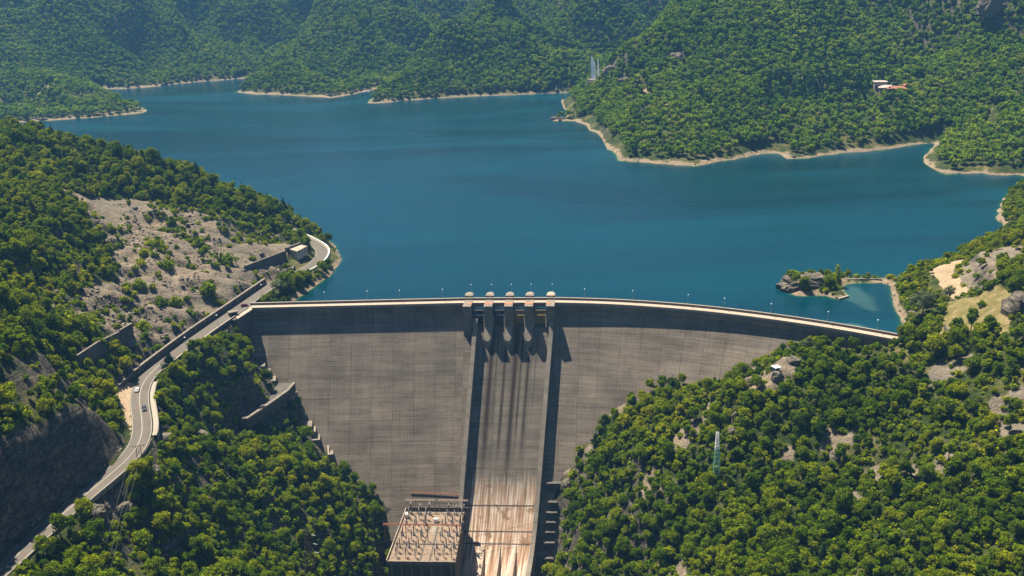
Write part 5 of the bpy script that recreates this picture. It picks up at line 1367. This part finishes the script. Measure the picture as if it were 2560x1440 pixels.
car('car', 'white car driving on the road bend with its nose uphill', 343, 977, ROADZ, heading(343, 977), M['car_white'])
car('car', 'black car driving in the outer lane of the road bend', 361, 1024, ROADZ, heading(361, 1024)+math.pi, M['car_black'])
car('car', 'dark red car turning at the junction of road and dam', 612, 766, ROADZ, .35, M['car_red'])
pz_ = gz(*PZ(2323, 674, 7.5)[:2])+.1; car('car', 'small white car parked at the edge of the sandy track on the right bank', 2330, 681, max(pz_, 7.2), .7, M['car_white'])

# ------------------------------------------------------------------ monument, houses, booth, boat
MON = np.array([MON[0], MON[1], gz(MON[0], MON[1])]); t = thing('monument', 'tall white twin bladed monument on a grey plinth above the lake', 'monument', tuple(MON), -.8); t.scale = (1.5, 1.3, 1.08)
m = MB(); m.loft([[(-8, -5, -8), (7, -6, -8), (7, 5, -8), (-8, 5, -8)], [(-6.5, -4, 2.2), (5.5, -5, 2.2), (5.5, 4, 2.2), (-6.5, 4, 2.2)]]); m.build('plinth', M['conc'], t)
m = MB(); m.loft([[(-4.2, -1.2, 2.2), (1.0, -1.6, 2.2), (1.0, -.4, 2.2), (-4.2, .6, 2.2)], [(-4.4, -1.0, 18), (-.2, -1.3, 18), (-.2, -.5, 18), (-4.4, .4, 18)], [(-4.5, -.8, 27), (-4.0, -.8, 27), (-4.0, -.4, 27), (-4.5, 0, 27)]]); m.build('tall_blade', M['white'], t)
m = MB(); m.loft([[(1.4, .3, 2.2), (5.2, -.8, 2.2), (5.4, .6, 2.2), (1.4, 1.2, 2.2)], [(1.5, .2, 9), (3.6, -.4, 9), (3.7, .5, 9), (1.5, 1.0, 9)], [(1.6, .2, 24.5), (2.3, 0, 24.5), (2.3, .4, 24.5), (1.6, .7, 24.5)]]); m.build('short_blade', M['white'], t)
def house(label, off, w, d, h, rz, wall, roof, hip=1.5, win=4, cat='house', ov=.8):
    x, y = HOUSE[0]+off[0], HOUSE[1]+off[1]; z = gz(x, y)+off[2]; t = thing('house', label, cat, (x, y, z), rz)
    m = MB(); m.box((0, 0, -6), (w, d, h+6)); wl = m.build('wall', wall, t)
    m = MB(); a, b = w/2+ov, d/2+ov; m.loft([[(-a, -b, h), (a, -b, h), (a, b, h), (-a, b, h)], [(-a, -b, h+.25), (a, -b, h+.25), (a, b, h+.25), (-a, b, h+.25)], [(-a+b*.8, -b*.12, h+.25+hip), (a-b*.8, -b*.12, h+.25+hip), (a-b*.8, b*.12, h+.25+hip), (-a+b*.8, b*.12, h+.25+hip)]]); rf_ = m.build('roof', roof, t)
    for k in range(win):
        for zr in ([1.2, 4.2] if h > 5 else [1.2]): m = MB(); m.box((-w/2+w*(k+.5)/win, -d/2-.02, zr), (1.5, .14, 1.4)); m.build('window', M['glass'], t)
    for k in range(2): m = MB(); m.box((w/2+.02, -d/4+k*d/2, 1.3), (.14, 1.3, 1.4)); m.build('window', M['glass'], t)
    m = MB(); m.box((-w/2+1.2, -d/2-.03, 0), (1.1, .16, 2.2)); m.build('door', M['wood'], t); return t
house('pale roofed upper house with dark facade at the back of the group', (-3, 10, 4), 12, 9, 5.5, -.15, M['wall_cream'], M['roof_pale'], .8, 4)
house('cream house with a wide white hipped roof in the middle of the group', (1.5, 1, 2.5), 15, 11, 6.5, -.25, M['wall_cream'], M['roof_pale'], 1.8, 4, ov=1.3)
house('low house with a red tiled roof at the front of the group', (7, -10, 1.5), 17, 9, 4.2, -.15, M['wall_white'], M['roof_red'], 1.9, 5, ov=1.2)
house('small red roofed annex on the right of the house group', (19, -8, 2), 8, 6, 3.2, -.15, M['wall_white'], M['roof_red'], 1.3, 2)
bz_ = hit_ground(1940, 930); t = thing('lookout_booth', 'tiny white roofed lookout booth on the rocks right of the dam', 'booth', tuple(bz_), .4)
m = MB(); m.box((0, 0, -1), (2.2, 2.2, 3.6)); m.build('booth_wall', simple('blue_grey_paint', (.16, .24, .33), .6), t)
m = MB(); m.box((0, 0, 2.6), (3.4, 3.4, .25)); m.build('roof', M['white'], t); m = MB(); m.box((0, -1.12, 1.3), (1.4, .1, .9)); m.build('window', M['glass'], t)
for px_, py_, lb, s_ in ((915, 231, 'small pale roofed ferry moored in the inlet between the far hills', 1.05), (730, 571, 'tiny white rowing boat beside the left lake shore', .7)):
    p = PZ(px_, py_, 0); t = thing('boat', lb, 'boat', (p[0], p[1], 0), .1); t.scale = (s_,)*3
    m = MB(); m.loft([[(-4, -1.1, -.2), (3, -1.1, -.2), (4.6, 0, -.2), (3, 1.1, -.2), (-4, 1.1, -.2)], [(-4.3, -1.5, .9), (3.2, -1.5, .9), (5.4, 0, 1.1), (3.2, 1.5, .9), (-4.3, 1.5, .9)]]); m.build('hull', M['white'], t)
    if s_ > 1.0:
        m = MB(); m.box((-.5, 0, 2.6), (6, 2.8, .15)); m.build('canopy', M['roof_pale'], t)
        for x in (-3, 2): m = MB(); m.bar((x, -1.2, .8), (x, -1.2, 2.6), .06); m.bar((x, 1.2, .8), (x, 1.2, 2.6), .06); m.build('canopy_post', M['steel'], t)
    else: m = MB(); m.box((-.5, 0, .6), (.5, 2.4, .12)); m.build('thwart', M['wood'], t)

# ------------------------------------------------------------------ rocks
def rock_obj(name, seed, sx, sy_, sz, sub=4):
    b = bmesh.new(); bmesh.ops.create_icosphere(b, subdivisions=sub, radius=1.0)
    P = np.array([v.co[:] for v in b.verts]); n = fbm(P[:, 0]*1.6+seed*3.1+P[:, 2], P[:, 1]*1.6+P[:, 2]*.8, seed, 3, True); l = fbm(P[:, 2]*5+P[:, 0]*.7, P[:, 0]*1.1+P[:, 1], seed+9, 2)
    k = .62+.5*n+.22*(l-.5)
    P = P*k[:, None]; P = np.sign(P)*np.abs(P)**.8
    for v, p in zip(b.verts, P): v.co = (p[0]*sx, p[1]*sy_, p[2]*sz)
    me_ = bpy.data.meshes.new(name); b.to_mesh(me_); b.free(); me_.materials.append(M['rock']); o = bpy.data.objects.new(name, me_); COL.objects.link(o); return o
RK = [(1905, 902, 6, 4, 3, 'pale rock outcrop where the right hillside touches the dam face'), (1868, 968, 4, 3, 5, 'dark ribbed rock outcrop below the lookout booth to the left'), (1942, 950, 3, 3, 6, 'narrow rock spur directly under the lookout booth'),
 (1975, 900, 5, 4, 2.5, 'bright scree topped rock just behind the lookout booth'), (1838, 1050, 2.2, 2.5, 6, 'upright pale rock rib above the lattice mast'), (1832, 1085, 3, 3, 4, 'rock rib foot left of the cables above the mast'), (1610, 1000, 3.5, 2.5, 3, 'grey rock on the hillside edge against the dam face'),
 (2545, 775, 8, 7, 11, 'big dark split crag at the right picture edge beside the dry meadow'), (2085, 1150, 3, 3, 5, 'lone pale crag in the wood right of the mast'), (1680, 1255, 3, 2.5, 3.5, 'small crag in the wood left below the mast'), (1420, 1215, 4, 3, 5, 'rock step beside the spillway foot'),
 (236, 1285, 5, 3.5, 3.5, 'rounded grey boulder overhanging the lower road'), (268, 1280, 1.8, 1.8, 4.5, 'pointed rock beside the rounded boulder'), (372, 1178, 5, 3.5, 3, 'flat topped rock below the road bend'), (300, 1275, 5, 4, 4, 'dark rock under the wires below the road'),
 (412, 1095, 3.5, 3, 2.5, 'small rock just outside the pavement of the bend'), (500, 1100, 6, 5, 5, 'shaded rock in the gully below the bend'), (1690, 150, 9, 7, 10, 'dark cliff knob in the mountain forest above the monument'), (1525, 178, 9, 7, 8, 'reddish rock wall right of the monument'), (1560, 205, 8, 6, 6, 'ochre crag behind the monument path'),
 (1392, 229, 4, 3, 7, 'left pointed sea stack on the far shore by the monument'), (1419, 229, 5, 3, 6, 'right pointed rock on the far shore by the monument'), (1395, 297, 9, 3, 3, 'dark rocky tip of the promontory below the monument'), (2490, 12, 26, 10, 12, 'grey cliff band at the upper right edge of the mountain')]
for k, (x, y, a, b, c, l) in enumerate(RK):
    p = hit_ground(x, y); o = rock_obj('rock_outcrop', k+1, a, b, c, 4 if a > 4 else 3); o.location = (p[0], p[1], p[2]-c*.15); o.rotation_euler = (0, 0, k*.7); tag(o, l, 'rock')
ip = PZ(2012, 724, 0); o = rock_obj('rocky_islet', 77, 15, 8, 8.5, 5); o.location = (ip[0], ip[1]+2, .2); o.rotation_euler = (0, 0, .05); tag(o, 'steep layered rock islet with bushes just off the right shore', 'rock')
m = MB(); a = PZ(2118, 698, 1.6); b = PZ(2205, 697, 1.6); m.bar((a[0], a[1], 1.5), (b[0], b[1], 1.5), .5, 4); o = m.build('stone_jetty', M['kerb'], None, loc=tuple(a)); tag(o, 'narrow pale stone causeway linking the islet to the shore', 'jetty')
m = MB(); a = PZ(2096, 746, .9); b = PZ(2121, 739, .9); m.box(((a[0]+b[0])/2, (a[1]+b[1])/2, -1), (np.linalg.norm((b-a)[:2]), 1.2, 2.0), (b-a)[:2]); o = m.build('stone_quay', M['kerb'], None); tag(o, 'low stone quay on the near corner of the islet', 'quay')
# boulders and rubble
stones = []
for k in range(4):
    o = rock_obj('stone', 200+k, 1, .8, .6, 1); stones.append(o.data); bpy.data.objects.remove(o)
SC = proto_collection('stone_kind', stones)
n = 26000; sxp = rng.uniform(-330, -120, n); syp = rng.uniform(400, 720, n); a1, a2, a3, a4, a5 = region_masks(sxp, syp)
kk = a1 & (fbm(sxp/12, syp/12, 400, 3) > .58) & ~blocked(sxp, syp, ground(sxp, syp), 3)
n2 = 16000; qx = rng.uniform(-300, 380, n2); qy = rng.uniform(480, 1200, n2); sdq = seg_dist(qx, qy, WPOLY[:len(shore)]); k2 = (~in_poly(qx, qy, WPOLY)) & (sdq < 5) & ((qx < -100) | (qy > 470))
PX = np.concatenate([sxp[kk], qx[k2]]); PY_ = np.concatenate([syp[kk], qy[k2]]); PZ_ = ground(PX, PY_)
scatter('loose_stones', 'loose stones and rubble on the scree and the bare shore', np.stack([PX, PY_, PZ_], 1), np.minimum(2.6, .3+rng.exponential(.30, len(PX))), rng.uniform(0, 6.28, len(PX)), rng.integers(0, 4, len(PX)), SC, None); print('stones', len(PX))

# ------------------------------------------------------------------ remarkable single trees
def special(name, label, px_, py_, blobs, n, size_, m_, h, s=1.0, tr=.3, z=None):
    p = hit_ground(px_, py_); t = thing(name, label, 'tree', tuple(p)); t.scale = (s,)*3
    o = bpy.data.objects.new('crown', leaf_mesh('crown', blobs, n, size_, m_, int(px_))); COL.objects.link(o); o.parent = t
    o = bpy.data.objects.new('trunk', trunk_mesh('trunk', int(py_), h, tr)); COL.objects.link(o); o.parent = t
special('willow_tree', 'large silvery willow between the sandy track and the beach', 2306, 790, broad_blobs(91, 18, 13, 6.5, .1), 1500, .8, M['willow'], 13, 1.0, .4)
special('willow_tree', 'smaller thin silvery willow beside the sandy track', 2372, 752, broad_blobs(92, 9, 8, 3.4, .15), 420, .6, M['willow'], 8)
special('lakeside_tree', 'feathery tree leaning over the road at the dam junction', 700, 738, broad_blobs(93, 14, 9, 6.0, .12), 900, .6, M['willow'], 9)
special('lakeside_tree', 'tall slender tree on the right end of the islet', 2092, 713, [(0, 0, 3, 2.2, .5), (.5, 0, 6, 2.1, .55), (.2, 0, 9, 1.9, .6), (0, .2, 11.5, 1.2, .6), (-2.8, 0, 2.2, 2.2, .7), (-4.5, -.5, 2, 1.8, .6)], 520, .7, M['leaf'], 11)
special('lakeside_tree', 'round bright tree standing above the rocks behind the lookout booth', 2016, 888, broad_blobs(95, 12, 10, 3.4, 0), 700, .7, M['willow'], 10)
special('pine_tree', 'spreading dark pine at the bend where the wall ends above the knoll', 425, 925, conifer_blobs(96, 11, 4.0), 700, .6, M['needle'], 11)
special('shoreline_tree', 'tall feathery tree on the point below the left ridge', 708, 530, conifer_blobs(97, 13, 3.2), 520, .8, M['needle'], 12)

bsh = thing('shrub', 'x', 'shrub'); o = bpy.data.objects.new('crown', bush_crowns[0]); COL.objects.link(o); o.parent = bsh
o = bpy.data.objects.new('stem', trunk_mesh('stem', 5, 2.0, .08, 2)); COL.objects.link(o); o.parent = bsh
isl = [(-9, 3, 'leftmost dark shrub on top of the rock islet'), (-4.5, 4, 'second shrub from the left on top of the islet'), (0, 3.5, 'middle shrub on top of the islet'), (4.5, 4, 'fourth shrub from the left on the islet top'), (8.5, 2.5, 'dark shrub on the right shoulder of the islet rock'), (2.5, 0, 'low shrub at the front rim of the islet top')]
for k, (dx, dy, lb) in enumerate(isl):
    loc = (ip[0]+dx, ip[1]+2+dy, 5.6 if k not in (0, 4) else 4.0); s_ = (1.7, 1.9, 1.6, 2.0, 2.0, 1.1)[k]
    if k == 0: bsh.location = loc; bsh.scale = (s_,)*3; bsh['label'] = lb; bsh['group'] = 'shrubs on the islet'
    else: copy_thing(bsh, loc, k*1.1, (s_,)*3, lb, 'shrubs on the islet')
for k, (x, y, s_, lb) in enumerate(((276, 575, 1.6, 'lone upright shrub high on the open scree'), (350, 722, 2.4, 'round shrub in the middle of the lower scree'), (520, 738, 3.2, 'large round bright bush above the rockfall wall'), (228, 838, 3.0, 'bright bush on top of the hillside wall'), (440, 765, 2.4, 'small dense tree-like bush just above the rockfall wall'), (402, 765, 2.0, 'dark shrub left of the bush above the rockfall wall'), (360, 830, 2.6, 'tall bush on the debris below the scree'), (570, 660, 2.8, 'dark bush at the foot of the planted strip on the scree'), (420, 675, 2.6, 'dark bush clinging to a ledge in the middle of the scree'), (360, 640, 2.0, 'bush on the ledge left of the middle of the scree'), (500, 615, 2.2, 'bush in the shaded groove of the scree'), (150, 815, 3.0, 'leafy bush at the dark lower left corner of the scree'))):
    p = hit_ground(x, y); copy_thing(bsh, (p[0], p[1], p[2]-.2), k*.9, (s_, s_, s_*1.1), lb, 'shrubs scattered on the scree')
# ------------------------------------------------------------------ camera, light, air
cam = bpy.data.cameras.new('camera'); co = bpy.data.objects.new('camera', cam); COL.objects.link(co)
cam.sensor_width = 36; cam.lens = 36*F/2560; cam.clip_end = 9000; cam.clip_start = 1
mx = Matrix(((rt[0], up[0], -fw[0], 0), (rt[1], up[1], -fw[1], 0), (rt[2], up[2], -fw[2], CZ), (0, 0, 0, 1))); co.matrix_world = mx
scene.camera = co
SUN_D = np.array([.31, -.35, -1.0]); SUN_D /= np.linalg.norm(SUN_D)
sl = bpy.data.lights.new('sun', 'SUN'); sl.energy = 5.0; sl.angle = R(.5); sl.color = (1.0, .91, .74)
so = bpy.data.objects.new('sun', sl); COL.objects.link(so); so.rotation_euler = Vector(SUN_D).to_track_quat('-Z', 'Y').to_euler()
w = bpy.data.worlds.new('World'); scene.world = w; w.use_nodes = True; nt = w.node_tree
sky = nt.nodes.new('ShaderNodeTexSky'); sky.sky_type = 'NISHITA'; sky.sun_disc = False; sky.air_density = .6; sky.dust_density = .3; sky.ozone_density = 4.0
sky.sun_elevation = math.asin(-SUN_D[2]); sky.sun_rotation = math.atan2(-SUN_D[0], -SUN_D[1])
nt.links.new(sky.outputs[0], nt.nodes['Background'].inputs[0]); nt.nodes['Background'].inputs[1].default_value = .05
scene.view_settings.view_transform = 'Standard'; scene.view_settings.look = 'None'; scene.view_settings.exposure = EXPO
scene.render.engine = 'CYCLES'
scene.cycles.use_denoising = True
scene.cycles.max_bounces = 5; scene.cycles.diffuse_bounces = 1; scene.cycles.glossy_bounces = 2; scene.cycles.transparent_max_bounces = 4
scene.cycles.volume_bounces = 0
hm = bpy.data.materials.new('air_haze'); hm.use_nodes = True; hn = hm.node_tree; hn.nodes.clear()
ho = hn.nodes.new('ShaderNodeOutputMaterial'); pv_ = hn.nodes.new('ShaderNodeVolumePrincipled'); hn.links.new(pv_.outputs[0], ho.inputs['Volume'])
pv_.inputs['Color'].default_value = (.20, .53, 1, 1); pv_.inputs['Density'].default_value = HAZE; pv_.inputs['Anisotropy'].default_value = .2
m = MB(); m.box((50, 1430, -142), (3000, 3000, 560)); o = m.build('haze', hm); tag(o, 'thin blue summer haze over the reservoir', kind='stuff')
